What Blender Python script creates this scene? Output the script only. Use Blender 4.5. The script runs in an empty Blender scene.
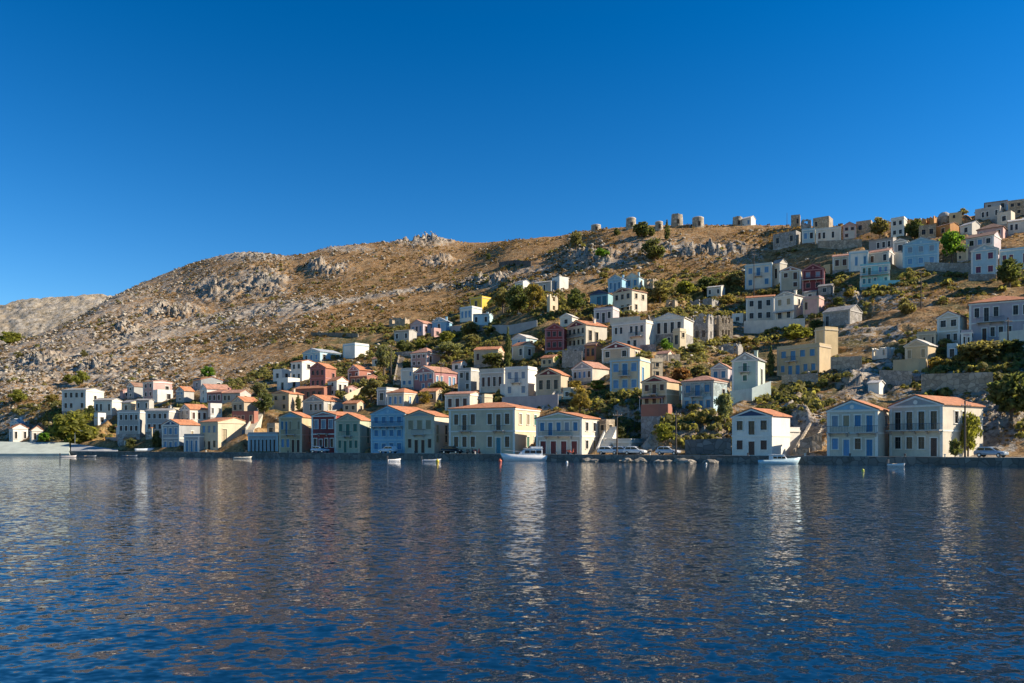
SUN_AZ_DEG = -2.; SUN_EL_DEG = 31.; SUN_E = 4.3; SKY_STR = 0.10; EXPOSURE = 1.02
SKY_GAIN = .88; SKY_SAT = 1.24; SKY_HUE = 0.500; SKY_GAMMA = 1.28
WATER_COL = (.002, .020, .05, 1); SLOPES = ((.3, .05), (1.0, .13), (3.2, .44), (8., .38))
GRASS_A = (.345, .192, .074); GRASS_B = (.245, .130, .049); GRASS_C = (.40, .262, .125)
import bpy, math, random
import numpy as np
random.seed(7); RNG = np.random.default_rng(7)
scene = bpy.context.scene
COL = scene.collection
F = 800.0; YH = 444.5; CAMZ = 2.85          # focal length in pixels, horizon row, eye height above the water

# ------------------------------------------------------------------ camera, sky, sun
cam = bpy.data.cameras.new('camera'); cam_o = bpy.data.objects.new('camera', cam); COL.objects.link(cam_o)
cam.sensor_width = 36.0; cam.lens = 36.0*F/1024.0; cam.shift_y = (YH-341.5)/1024.0
cam.clip_start = 0.5; cam.clip_end = 20000
cam_o.location = (0, 0, CAMZ); cam_o.rotation_euler = (math.pi/2, 0, 0)
scene.camera = cam_o
SUN_AZ = math.radians(SUN_AZ_DEG); SUN_EL = math.radians(SUN_EL_DEG)   # azimuth counter-clockwise from +X
sv = (math.cos(SUN_EL)*math.cos(SUN_AZ), math.cos(SUN_EL)*math.sin(SUN_AZ), math.sin(SUN_EL))
from mathutils import Vector, Euler, Matrix
sl = bpy.data.lights.new('sun', 'SUN'); sl.energy = SUN_E; sl.angle = math.radians(0.5); sl.color = (1.0, 0.87, 0.70)
so = bpy.data.objects.new('sun', sl); COL.objects.link(so)
so.rotation_euler = Vector(sv).to_track_quat('Z', 'Y').to_euler(); so.location = (200, 0, 300)
w = bpy.data.worlds.new('World'); scene.world = w; w.use_nodes = True
nt = w.node_tree; nt.nodes.clear()
sky = nt.nodes.new('ShaderNodeTexSky'); sky.sky_type = 'NISHITA'; sky.sun_disc = False
sky.sun_elevation = SUN_EL; sky.sun_rotation = math.pi/2 - SUN_AZ
sky.altitude = 0; sky.air_density = 1.0; sky.dust_density = 0.0; sky.ozone_density = 4.0
hs = nt.nodes.new('ShaderNodeHueSaturation'); hs.inputs['Saturation'].default_value = SKY_SAT; hs.inputs['Hue'].default_value = SKY_HUE
gm = nt.nodes.new('ShaderNodeGamma'); gm.inputs['Gamma'].default_value = SKY_GAMMA
bg = nt.nodes.new('ShaderNodeBackground'); bg.inputs['Strength'].default_value = SKY_STR
wo = nt.nodes.new('ShaderNodeOutputWorld')
v1 = nt.nodes.new('ShaderNodeVectorMath'); v1.operation = 'SCALE'; v1.inputs['Scale'].default_value = .1
v2 = nt.nodes.new('ShaderNodeVectorMath'); v2.operation = 'SCALE'; v2.inputs['Scale'].default_value = 10*SKY_GAIN
nt.links.new(sky.outputs[0], v1.inputs[0]); nt.links.new(v1.outputs[0], gm.inputs['Color']); nt.links.new(gm.outputs[0], v2.inputs[0]); nt.links.new(v2.outputs[0], hs.inputs['Color'])
nt.links.new(hs.outputs[0], bg.inputs['Color']); nt.links.new(bg.outputs[0], wo.inputs[0])
scene.view_settings.view_transform = 'Standard'; scene.view_settings.look = 'None'
scene.view_settings.exposure = EXPOSURE; scene.view_settings.gamma = 1.0
scene.view_settings.use_curve_mapping = False

# ------------------------------------------------------------------ numpy noise
def vnoise(x, y, seed=0):
    xi = np.floor(x).astype(np.int64); yi = np.floor(y).astype(np.int64)
    fx = x-xi; fy = y-yi
    fx = fx*fx*(3-2*fx); fy = fy*fy*(3-2*fy)
    def h(a, b):
        n = (a*374761393 + b*668265263 + seed*982451653) & 0x7fffffff
        n = ((n ^ (n >> 13))*1274126177) & 0x7fffffff
        n = n ^ (n >> 16)
        return (n & 0xffff)/65535.0
    a = h(xi, yi); b = h(xi+1, yi); c = h(xi, yi+1); d = h(xi+1, yi+1)
    return (a*(1-fx)+b*fx)*(1-fy)+(c*(1-fx)+d*fx)*fy
def fbm(x, y, oct=4, seed=0):
    s = 0; a = 0.5; t = 0
    for i in range(oct):
        s = s+a*vnoise(x, y, seed+i*17); t += a; a *= 0.5; x = x*2.03+3.1; y = y*2.03+7.7
    return s/t
def sstep(a, b, x):
    q = np.clip((x-a)/(b-a), 0, 1); return q*q*(3-2*q)
def pchip(xs, ys, xq):
    """monotone cubic, xs (n,), ys (n, m) or (n,), xq (k,)"""
    xs = np.asarray(xs, float); ys = np.asarray(ys, float); one = ys.ndim == 1
    if one: ys = ys[:, None]
    hh = np.diff(xs)[:, None]; d = np.diff(ys, axis=0)/hh
    m = np.zeros_like(ys); m[0] = d[0]; m[-1] = d[-1]
    p = d[:-1]*d[1:]
    w1 = 2*hh[1:]+hh[:-1]; w2 = hh[1:]+2*hh[:-1]
    with np.errstate(divide='ignore', invalid='ignore'):
        mm = (w1+w2)/(w1/d[:-1]+w2/d[1:])
    m[1:-1] = np.where(p > 0, np.nan_to_num(mm), 0)
    i = np.clip(np.searchsorted(xs, xq)-1, 0, len(xs)-2)
    H = hh[i]; t = ((xq-xs[i])[:, None])/H; t = np.clip(t, 0, 1)
    r = (2*t**3-3*t**2+1)*ys[i]+(t**3-2*t**2+t)*H*m[i]+(-2*t**3+3*t**2)*ys[i+1]+(t**3-t**2)*H*m[i+1]
    return r[:, 0] if one else r

# ------------------------------------------------------------------ the hill: heights fitted along bearings from the harbour
def D0(u): return 140.8/(1+.56*np.maximum(u, -0.72))
TAB = {
 0:   [(20,440),(45,405),(110,372),(250,345)],
 80:  [(14,443),(38,411),(70,396),(150,352),(330,318)],
 200: [(12,440),(25,420),(50,398),(90,378),(250,310),(420,262)],
 320: [(10,443),(40,413),(63,388),(85,372),(105,356),(150,330),(260,290),(380,250)],
 450: [(12,440),(40,410),(60,391),(85,366),(130,334),(165,318),(200,300),(300,262),(380,243)],
 550: [(9,447),(30,412),(45,395),(88,348),(123,310),(158,290),(240,258),(320,238)],
 650: [(10,450),(15,425),(25,407),(38,391),(55,365),(75,346),(105,320),(120,310),(155,287),(250,224)],
 750: [(12,450),(22,420),(38,395),(60,373),(80,350),(110,330),(130,313),(155,286),(240,225)],
 850: [(10,452),(20,420),(40,385),(60,357),(90,320),(120,283),(140,262),(170,238),(190,222)],
 950: [(10,453),(20,425),(30,395),(45,362),(60,340),(90,305),(115,273),(130,256),(155,232),(175,218)],
 1024:[(10,453),(18,420),(28,390),(42,360),(58,338),(88,302),(113,270),(128,250),(152,225),(172,205)],
}
TQ = np.concatenate([np.arange(0, 400, 1.0), np.arange(400, 1200, 4.0)])
XQ = np.arange(-500, 1741, 4.0); UQ = (XQ-512)/F
ctrl_x = []; ctrl_z = []; crest = []
for x, tab in sorted(TAB.items()):
    d = D0((x-512)/F)
    ts = [0, 7]+[a for a, b in tab]; zs = [.8, .9]+[max(1.0, CAMZ+(d+a)*(YH-b)/F) for a, b in tab]
    tc, zc = ts[-1], zs[-1]
    ts += [tc+40, tc+160, tc+450, 1300]; zs += [zc-2, zc*.7, 0, -5]
    ctrl_x.append(x); ctrl_z.append(pchip(ts, zs, TQ)); crest.append(tc)
shade_bluff = 1+np.interp(TQ, [0, 8, 25, 60, 95, 140, 1200], [0, .4, 1.05, 1.2, .25, .1, .1])  # unseen hill beyond the right edge, raised to cast shade on the lower right slope
zr = ctrl_z[-1]
ctrl_x = [-500]+ctrl_x+[1120, 1280, 1740]; ctrl_z = [ctrl_z[0]*.9]+ctrl_z+[zr*(1+(shade_bluff-1)*.45)[:], zr*shade_bluff, zr*shade_bluff]; crest = [crest[0]]+crest+[crest[-1]]*3
ZB = pchip(ctrl_x, np.array(ctrl_z), XQ)
CR = np.interp(XQ, ctrl_x, crest)
SKY = [(-500,360),(0,346),(40,336),(80,318),(110,299),(130,290),(165,274),(200,262),(225,256),(250,253),(275,256),(297,257),(320,250),(350,245),
       (400,243),(430,241),(450,243),(480,243),(520,240),(560,236),(590,231),(620,228),(650,226),(700,226),(750,226),(790,226),(820,226),
       (850,224),(900,222),(950,218),(980,212),(1024,206),(1740,150)]
DQ = D0(UQ)
for it in range(2):
    R = YH-F*(ZB-CAMZ)/(DQ[:, None]+TQ[None])
    k = R.argmin(1); tgt = np.interp(XQ, *zip(*SKY))
    zt = CAMZ+(DQ+TQ[k])*(YH-tgt)/F
    kk = zt/ZB[np.arange(len(XQ)), k]
    kk = np.convolve(np.pad(kk, 3, mode='edge'), np.ones(7)/7, 'valid')
    ZB = ZB*(1+(kk-1)[:, None]*sstep(.5, 1., TQ[None]/CR[:, None]))
def base_z(x, t):
    fx = np.clip((np.asarray(x, float)+500)/4, 0, len(XQ)-1.001); i = fx.astype(int); a = fx-i
    ft = np.interp(t, TQ, np.arange(len(TQ))); ft = np.clip(ft, 0, len(TQ)-1.001); j = ft.astype(int); b = ft-j
    return (ZB[i, j]*(1-a)+ZB[i+1, j]*a)*(1-b)+(ZB[i, j+1]*(1-a)+ZB[i+1, j+1]*a)*b
def world(x, t):
    u = (x-512)/F; Y = D0(u)+t; return u*Y, Y
TL = np.arange(0, 620, .5)
def locate(x, row):
    """the point of the hillside seen at picture column x, row: (X, Y, Z, t)"""
    z = base_z(np.full(TL.shape, x), TL); u = (x-512)/F; Y = D0(u)+TL
    r = YH-F*(z-CAMZ)/Y
    k = int(np.argmax(r <= row)) if (r <= row).any() else int(r.argmin())
    if k > 0 and r[k-1] != r[k]: t = TL[k-1]+(TL[k]-TL[k-1])*min(1, (r[k-1]-row)/(r[k-1]-r[k]))
    else: t = TL[k]
    zz = float(base_z(x, t)); y = float(D0(u)+t)
    return u*y, y, zz, t
def quay_pt(x, p):
    """a point p metres inland of the quay edge on bearing x"""
    u = (x-512)/F; t = 1.146*p/(1+.56*max(u, -.72)); Y = float(D0(u)+t); return u*Y, Y, 1.12, t

# ------------------------------------------------------------------ materials
MATS = {}
def nodes(m):
    m.use_nodes = True; n = m.node_tree; return n, n.nodes['Principled BSDF'], n.links
def N(n, t, **k):
    o = n.nodes.new(t)
    for a, b in k.items():
        if a in o.inputs: o.inputs[a].default_value = b
        else: setattr(o, a, b)
    return o
def mixc(n, fac, a, b, mode='MIX'):
    o = n.nodes.new('ShaderNodeMix'); o.data_type = 'RGBA'; o.blend_type = mode
    for s, v in ((0, fac), (6, a), (7, b)):
        if hasattr(v, 'links') or isinstance(v, bpy.types.NodeSocket): n.links.new(v, o.inputs[s])
        elif s == 0: o.inputs[0].default_value = v
        else: o.inputs[s].default_value = (*v, 1)
    return o.outputs[2]
def ramp(n, src, lo, hi, a=0., b=1.):
    o = n.nodes.new('ShaderNodeMapRange'); o.interpolation_type = 'SMOOTHSTEP'
    o.inputs[1].default_value = lo; o.inputs[2].default_value = hi; o.inputs[3].default_value = a; o.inputs[4].default_value = b
    n.links.new(src, o.inputs[0]); return o.outputs[0]
def noise(n, vec, scale, detail=4, rough=.55):
    o = N(n, 'ShaderNodeTexNoise', Scale=scale, Detail=detail, Roughness=rough)
    if vec is not None: n.links.new(vec, o.inputs['Vector'])
    return o.outputs['Fac']
def geo_pos(n): return n.nodes.new('ShaderNodeNewGeometry').outputs['Position']
def objco(n): return n.nodes.new('ShaderNodeTexCoord').outputs['Object']
def bump(n, b, h, strength, dist):
    o = N(n, 'ShaderNodeBump', Strength=strength, Distance=dist); n.links.new(h, o.inputs['Height']); n.links.new(o.outputs[0], b.inputs['Normal'])
def sc3(c, k): return tuple(min(1, v*k) for v in c)
def plaster(c):
    key = ('plaster', c)
    if key in MATS: return MATS[key]
    m = bpy.data.materials.new('painted_plaster'); n, b, L = nodes(m)
    p = geo_pos(n)
    mp = N(n, 'ShaderNodeMapping'); mp.inputs['Scale'].default_value = (1.3, 1.3, .22); L.new(p, mp.inputs[0])
    st = ramp(n, noise(n, mp.outputs[0], 1.0, 5, .65), .5, .75)
    big = noise(n, p, .45, 4); fine = noise(n, p, 5, 3)
    g = (sum(c)/3*.6,)*3
    col = mixc(n, ramp(n, big, .3, .7), sc3(c, .86), sc3(c, 1.06))
    col = mixc(n, ramp(n, fine, .35, .75, 0, .25), col, sc3(c, .72))
    stf = n.nodes.new('ShaderNodeMath'); stf.operation = 'MULTIPLY'; stf.inputs[1].default_value = .55; L.new(st, stf.inputs[0])
    col = mixc(n, stf.outputs[0], col, tuple((.35*a+.65*q)*.9 for a, q in zip(c, g)))
    L.new(col, b.inputs['Base Color']); b.inputs['Roughness'].default_value = .88
    bump(n, b, fine, .25, .03)
    MATS[key] = m; return m
def stone(c, scale=1.6, name='rubble_stone'):
    key = (name, c, scale)
    if key in MATS: return MATS[key]
    m = bpy.data.materials.new(name); n, b, L = nodes(m); p = geo_pos(n)
    v = N(n, 'ShaderNodeTexVoronoi', Scale=scale); L.new(p, v.inputs['Vector'])
    v2 = N(n, 'ShaderNodeTexVoronoi', Scale=scale); v2.feature = 'DISTANCE_TO_EDGE'; L.new(p, v2.inputs['Vector'])
    sx = n.nodes.new('ShaderNodeSeparateColor'); L.new(v.outputs['Color'], sx.inputs[0])
    col = mixc(n, sx.outputs[0], sc3(c, .62), sc3(c, 1.25))
    col = mixc(n, ramp(n, noise(n, p, .5, 4), .4, .7, 0, .6), col, sc3((c[0]*1.05, c[1], c[2]*.85), .8))
    col = mixc(n, ramp(n, v2.outputs['Distance'], 0, .09, .7, 0), col, sc3(c, .35))
    L.new(col, b.inputs['Base Color']); b.inputs['Roughness'].default_value = .95
    bump(n, b, v2.outputs['Distance'], .6, .12)
    MATS[key] = m; return m
def tiles(c):
    key = ('tiles', c)
    if key in MATS: return MATS[key]
    m = bpy.data.materials.new('clay_roof_tiles'); n, b, L = nodes(m); o = objco(n)
    wv = N(n, 'ShaderNodeTexWave', Scale=1.6, Distortion=.6); wv.bands_direction = 'DIAGONAL'; L.new(o, wv.inputs['Vector'])
    v = N(n, 'ShaderNodeTexVoronoi', Scale=2.2); L.new(o, v.inputs['Vector'])
    sx = n.nodes.new('ShaderNodeSeparateColor'); L.new(v.outputs['Color'], sx.inputs[0])
    col = mixc(n, sx.outputs[0], sc3(c, .68), sc3(c, 1.22))
    col = mixc(n, ramp(n, noise(n, geo_pos(n), .6, 4), .45, .7, 0, .5), col, tuple(.5*q+.5*g for q, g in zip(c, (.34, .28, .2))))
    L.new(col, b.inputs['Base Color']); b.inputs['Roughness'].default_value = .85
    bump(n, b, wv.outputs['Fac'], .5, .08)
    MATS[key] = m; return m
def paint(c, rough=.5, metal=0., name='paint'):
    key = (name, c, rough, metal)
    if key in MATS: return MATS[key]
    m = bpy.data.materials.new(name); n, b, L = nodes(m)
    f = noise(n, geo_pos(n), 2.5, 4)
    L.new(mixc(n, f, sc3(c, .75), sc3(c, 1.2)), b.inputs['Base Color'])
    b.inputs['Roughness'].default_value = rough; b.inputs['Metallic'].default_value = metal
    MATS[key] = m; return m
def glass():
    key = 'glass'
    if key in MATS: return MATS[key]
    m = bpy.data.materials.new('window_glass'); n, b, L = nodes(m)
    L.new(mixc(n, noise(n, geo_pos(n), .7, 2), (.010, .011, .013), (.035, .034, .032)), b.inputs['Base Color'])
    b.inputs['Roughness'].default_value = .2; b.inputs['Specular IOR Level'].default_value = .25
    MATS[key] = m; return m
def leaf(c):
    key = ('leaf', c)
    if key in MATS: return MATS[key]
    m = bpy.data.materials.new('foliage'); n, b, L = nodes(m)
    oi = n.nodes.new('ShaderNodeObjectInfo')
    f = noise(n, geo_pos(n), 1.1, 3)
    col = mixc(n, ramp(n, f, .3, .7), sc3(c, .55), sc3((c[0]*1.15, c[1]*1.05, c[2]), 1.35))
    rd = n.nodes.new('ShaderNodeMath'); rd.operation = 'MULTIPLY'; rd.inputs[1].default_value = .5; L.new(oi.outputs['Random'], rd.inputs[0])
    col = mixc(n, rd.outputs[0], col, mixc(n, .5, col, (.15, .12, .05)))
    L.new(col, b.inputs['Base Color']); b.inputs['Roughness'].default_value = .75; b.inputs['Specular IOR Level'].default_value = .2
    tl = n.nodes.new('ShaderNodeBsdfTranslucent'); L.new(mixc(n, 1., col, (2., 2., 1.1), 'MULTIPLY'), tl.inputs['Color'])
    ms = n.nodes.new('ShaderNodeMixShader'); ms.inputs[0].default_value = .5; L.new(b.outputs[0], ms.inputs[1]); L.new(tl.outputs[0], ms.inputs[2])
    L.new(ms.outputs[0], n.nodes['Material Output'].inputs['Surface'])
    MATS[key] = m; return m

# ------------------------------------------------------------------ mesh helpers
class MB:
    def __init__(s): s.v = []; s.f = []; s.m = []
    def poly(s, pts, m=0):
        i = len(s.v); s.v += [tuple(p) for p in pts]; s.f.append(tuple(range(i, i+len(pts)))); s.m.append(m)
    def box(s, x0, x1, y0, y1, z0, z1, m=0):
        i = len(s.v)
        s.v += [(x0,y0,z0),(x1,y0,z0),(x1,y1,z0),(x0,y1,z0),(x0,y0,z1),(x1,y0,z1),(x1,y1,z1),(x0,y1,z1)]
        for q in ((0,3,2,1),(4,5,6,7),(0,1,5,4),(1,2,6,5),(2,3,7,6),(3,0,4,7)):
            s.f.append(tuple(i+a for a in q)); s.m.append(m)
    def prism(s, a, b, m=0):
        """two matching polygons a, b joined by walls"""
        i = len(s.v); n = len(a); s.v += [tuple(p) for p in a]+[tuple(p) for p in b]
        s.f.append(tuple(i+k for k in range(n))[::-1]); s.f.append(tuple(i+n+k for k in range(n))); s.m += [m, m]
        for k in range(n):
            q = (k+1) % n; s.f.append((i+k, i+q, i+n+q, i+n+k)); s.m.append(m)
    def loft(s, rings, m=0, cap=True):
        i = len(s.v); n = len(rings[0])
        for r in rings: s.v += [tuple(p) for p in r]
        for a in range(len(rings)-1):
            for k in range(n):
                q = (k+1) % n; s.f.append((i+a*n+k, i+a*n+q, i+(a+1)*n+q, i+(a+1)*n+k)); s.m.append(m)
        if cap:
            s.f.append(tuple(i+k for k in range(n))[::-1]); e = i+(len(rings)-1)*n; s.f.append(tuple(e+k for k in range(n))); s.m += [m, m]
    def tube(s, pts, r, n=8, m=0):
        rings = []
        for k, p in enumerate(pts):
            p = Vector(p); a = Vector(pts[max(0, k-1)]); b = Vector(pts[min(len(pts)-1, k+1)]); d = (b-a).normalized()
            e = d.cross(Vector((0, 0, 1)) if abs(d.z) < .9 else Vector((1, 0, 0))).normalized(); g = d.cross(e)
            rr = r[k] if hasattr(r, '__len__') else r
            rings.append([p+e*math.cos(2*math.pi*j/n)*rr+g*math.sin(2*math.pi*j/n)*rr for j in range(n)])
        s.loft(rings, m)
    def mesh(s, name, mats, smooth=False):
        me = bpy.data.meshes.new(name); me.from_pydata(s.v, [], s.f)
        for q in (mats if isinstance(mats, (list, tuple)) else [mats]): me.materials.append(q)
        me.polygons.foreach_set('material_index', s.m)
        if smooth: me.polygons.foreach_set('use_smooth', [True]*len(s.f))
        me.update(); return me
    def build(s, name, mats, parent=None, smooth=False):
        return link(name, s.mesh(name, mats, smooth), parent)
def link(name, me, parent=None, loc=None, rz=0.):
    o = bpy.data.objects.new(name, me); COL.objects.link(o)
    if parent is not None: o.parent = parent
    if loc is not None: o.location = loc
    if rz: o.rotation_euler = (0, 0, rz)
    return o
def thing(name, label, cat, loc, rz=0., group=None):
    o = bpy.data.objects.new(name, None); COL.objects.link(o); o.location = loc; o.rotation_euler = (0, 0, rz)
    return tag(o, label, cat, group)
def tag(o, label=None, cat=None, group=None, kind=None):
    if label: o['label'] = label
    if cat: o['category'] = cat
    if group: o['group'] = group
    if kind: o['kind'] = kind
    return o
def copy_tree(src, loc, rz, label, scale=1.):
    c = src.copy(); COL.objects.link(c); c.location = loc; c.rotation_euler = (0, 0, rz); c.scale = (scale,)*3; c['label'] = label
    def kids(a, b):
        for ch in [q for q in a.children]:
            d = ch.copy(); COL.objects.link(d); d.parent = b; kids(ch, d)
    kids(src, c); return c
def np_mesh(name, V, Fq, smooth=True):
    me = bpy.data.meshes.new(name); V = np.asarray(V, np.float32); Fq = np.asarray(Fq, np.int32); k = Fq.shape[1]
    me.vertices.add(len(V)); me.vertices.foreach_set('co', V.ravel())
    me.loops.add(Fq.size); me.loops.foreach_set('vertex_index', Fq.ravel())
    me.polygons.add(len(Fq)); me.polygons.foreach_set('loop_start', np.arange(0, Fq.size, k, dtype=np.int32))
    me.polygons.foreach_set('loop_total', np.full(len(Fq), k, np.int32))
    if smooth: me.polygons.foreach_set('use_smooth', np.ones(len(Fq), bool))
    me.update(calc_edges=True); return me
# ------------------------------------------------------------------ houses
C = dict(cream=(.62,.52,.35), ochre=(.53,.41,.24), yellow=(.60,.46,.25), white=(.78,.74,.64), blue=(.26,.47,.60), ltblue=(.41,.57,.61),
 mint=(.54,.62,.50), turq=(.28,.60,.60), pink=(.58,.36,.31), red=(.30,.055,.05), brick=(.36,.15,.10), maroon=(.15,.035,.045),
 grey=(.45,.43,.38), tan=(.52,.42,.29), mauve=(.52,.44,.44), teal=(.26,.46,.48), stteal=(.34,.41,.40), orange=(.52,.25,.08), bright=(.78,.52,.06), pale=(.64,.57,.44),
 navy=(.05,.08,.16), slate=(.36,.37,.36), green=(.45,.47,.33), rose=(.42,.20,.19), offwhite=(.70,.64,.52), stgrey=(.36,.34,.31), sttan=(.42,.34,.24))
ROOF = dict(t=(.50,.20,.09), p=(.46,.23,.15), b=(.26,.15,.10), g=(.30,.29,.27), w=(.62,.58,.52), l=(.38,.42,.46))
LEAFC = dict(b=(.05,.20,.36), k=None, n=(.085,.04,.025), g=(.06,.17,.12), t=(.04,.22,.28), r=(.16,.02,.02), w=(.6,.6,.58), y=(.22,.29,.36),
             u=(.13,.30,.50), m=(.16,.04,.09), o=(.34,.17,.05), e=(.33,.27,.16))
def wallmat(k):
    if k[0] == '#': return stone(C[k[1:]])
    return plaster(C[k])
PARTMESH = {}
def frame_mesh(wd, ht, col, door):
    k = ('fr', wd, ht, col, door)
    if k not in PARTMESH:
        b = MB(); q = .13 if wd < 1.6 else .18; h = wd/2
        b.box(-h-q, -h, -.07, .03, 0 if door else -.02, ht); b.box(h, h+q, -.07, .03, 0 if door else -.02, ht)
        b.box(-h-q-.04, h+q+.04, -.10, .03, ht, ht+q*1.25)
        if not door: b.box(-h-q-.06, h+q+.06, -.15, .03, -q, -.02)
        PARTMESH[k] = b.mesh('window_frame', paint(C[col], .7, 0, 'trim_paint'))
    return PARTMESH[k]
def leaf_mesh(wd, ht, c, door):
    k = ('lf', wd, ht, c, door)
    if k not in PARTMESH:
        b = MB(); h = wd/2-.005
        if LEAFC[c] is None:
            b.box(-h, h, .14, .17, 0, ht-.005); b.box(-.035, .035, .10, .139, .05, ht-.06)
            b.box(-h, h, .11, .138, ht*.62, ht*.62+.06); b.box(-h, -h+.06, .10, .137, .0, ht-.01); b.box(h-.06, h, .10, .137, 0, ht-.01)
            for f in range(6, len(b.m)): b.m[f] = 1
            PARTMESH[k] = b.mesh('pane', [glass(), paint((.10, .09, .08), .5, 0, 'sash_paint')])
        else:
            for s in (-1, 1):
                x0, x1 = (-h, -.012) if s < 0 else (.012, h)
                b.box(x0, x1, .09, .13, 0, ht-.005)
                for j in range(2):
                    z0 = ht*(.06+.48*j); z1 = z0+ht*.40
                    b.box(x0+.07, x1-.07, .065, .088, z0, z1)
            PARTMESH[k] = b.mesh('shutter', paint(LEAFC[c], .55, 0, 'shutter_paint'))
    return PARTMESH[k]
def parse(spec): return [f for f in spec.split('/')] if spec else []
def openings(spec, W, H, big=1.0):
    """spec is floors from the top; lower-case window, upper-case tall window or door, '.' a blank bay"""
    fl = parse(spec); out = []; n = len(fl)
    for i, f in enumerate(fl):
        fh = H/n; z0 = H-(i+1)*fh
        if not f: continue
        bay = W*.90/len(f); wd = round(min(1.15*big, bay*.52, fh*.42)*20)/20
        for j, c in enumerate(f):
            if c in '.-': continue
            cx = -W/2+W*.05+bay*(j+.5); tall = c.isupper(); k = c.lower()
            if tall: z, ht = z0+.06+(.0 if i == n-1 else .12), fh*.70
            else: z, ht = z0+fh*.30, fh*.46
            ht = round(ht*20)/20
            if wd < .3 or ht < .4: continue
            out.append((cx, z, wd, ht, k, tall, i == n-1))
    return out
def panel(b, W, zb, H, ops, P, low=None):
    xs = sorted(set([-W/2, W/2]+[o[0]-o[2]/2 for o in ops]+[o[0]+o[2]/2 for o in ops]))
    zs = sorted(set([zb, 0, H]+([low] if low else [])+[o[1] for o in ops]+[o[1]+o[3] for o in ops]))
    for i in range(len(xs)-1):
        for j in range(len(zs)-1):
            cx = (xs[i]+xs[i+1])/2; cz = (zs[j]+zs[j+1])/2
            if any(abs(cx-o[0]) < o[2]/2 and o[1] < cz < o[1]+o[3] for o in ops): continue
            m = 1 if (low and cz < low) else (2 if cz < 0 else 0)
            b.poly([P(xs[i], 0, zs[j]), P(xs[i+1], 0, zs[j]), P(xs[i+1], 0, zs[j+1]), P(xs[i], 0, zs[j+1])], m)
    for o in ops:
        a, c, z0, z1 = o[0]-o[2]/2, o[0]+o[2]/2, o[1], o[1]+o[3]; D = .2
        for p, q in (((a, z0), (a, z1)), ((c, z1), (c, z0)), ((a, z1), (c, z1)), ((c, z0), (a, z0))):
            b.poly([P(p[0], 0, p[1]), P(p[0], D, p[1]), P(q[0], D, q[1]), P(q[0], 0, q[1])], 0)
PADS = []
def solve(xl, xr, xs, row, ratio, yaw, p, depth):
    if p is not None: X, Y, Z, t = quay_pt(xr, p)
    else: X, Y, Z, t = locate(xr, row)
    ul = (xl-512)/F; us = (xs-512)/F if xs else None
    def L_(th): return (X-ul*Y)/(math.cos(th)+ul*math.sin(th))
    def S_(th): return (us*Y-X)/(math.sin(th)-us*math.cos(th))
    cap = math.radians(78) if ul > -.05 else min(math.radians(78), math.atan(-1/ul)-math.radians(9))
    if us is None:
        th = math.radians(29 if yaw is None else yaw); return X, Y, Z, th, L_(th), depth
    if yaw is not None:
        th = min(math.radians(yaw), cap); return X, Y, Z, th, L_(th), max(2.5, min(18, S_(th)))
    lo = max(math.radians(6), math.atan(us)+math.radians(4)); hi = cap
    for _ in range(40):
        m = (lo+hi)/2
        if S_(m)/L_(m) > ratio: lo = m
        else: hi = m
    th = (lo+hi)/2; return X, Y, Z, th, L_(th), max(2.5, min(18, S_(th)))
def jag(b, W, P, H, th, ops, seed, m=0):
    """a broken, roofless wall built of masonry columns round its openings"""
    r = random.Random(seed); xs = sorted(set([-W/2, W/2]+[o[0]-o[2]/2 for o in ops]+[o[0]+o[2]/2 for o in ops]+[-W/2+W*k/7 for k in range(8)]))
    e1 = H*(1-r.random()**2*.3)
    for i in range(len(xs)-1):
        a, c = xs[i], xs[i+1]
        if c-a < .02: continue
        e0 = e1; e1 = H*(1-r.random()**2*.32); cx = (a+c)/2; z = -4
        for o in sorted([o for o in ops if abs(cx-o[0]) < o[2]/2], key=lambda o: o[1])+[None]:
            t0 = t1 = (o[1] if o else None)
            if o is None: t0, t1 = max(e0, z+.2), max(e1, z+.2)
            A = [P(a, 0, z), P(c, 0, z), P(c, 0, t1), P(a, 0, t0)]; B = [P(a, th, z), P(c, th, z), P(c, th, t1), P(a, th, t0)]
            b.prism(A, B, m)
            if o: z = o[1]+o[3]
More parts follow.
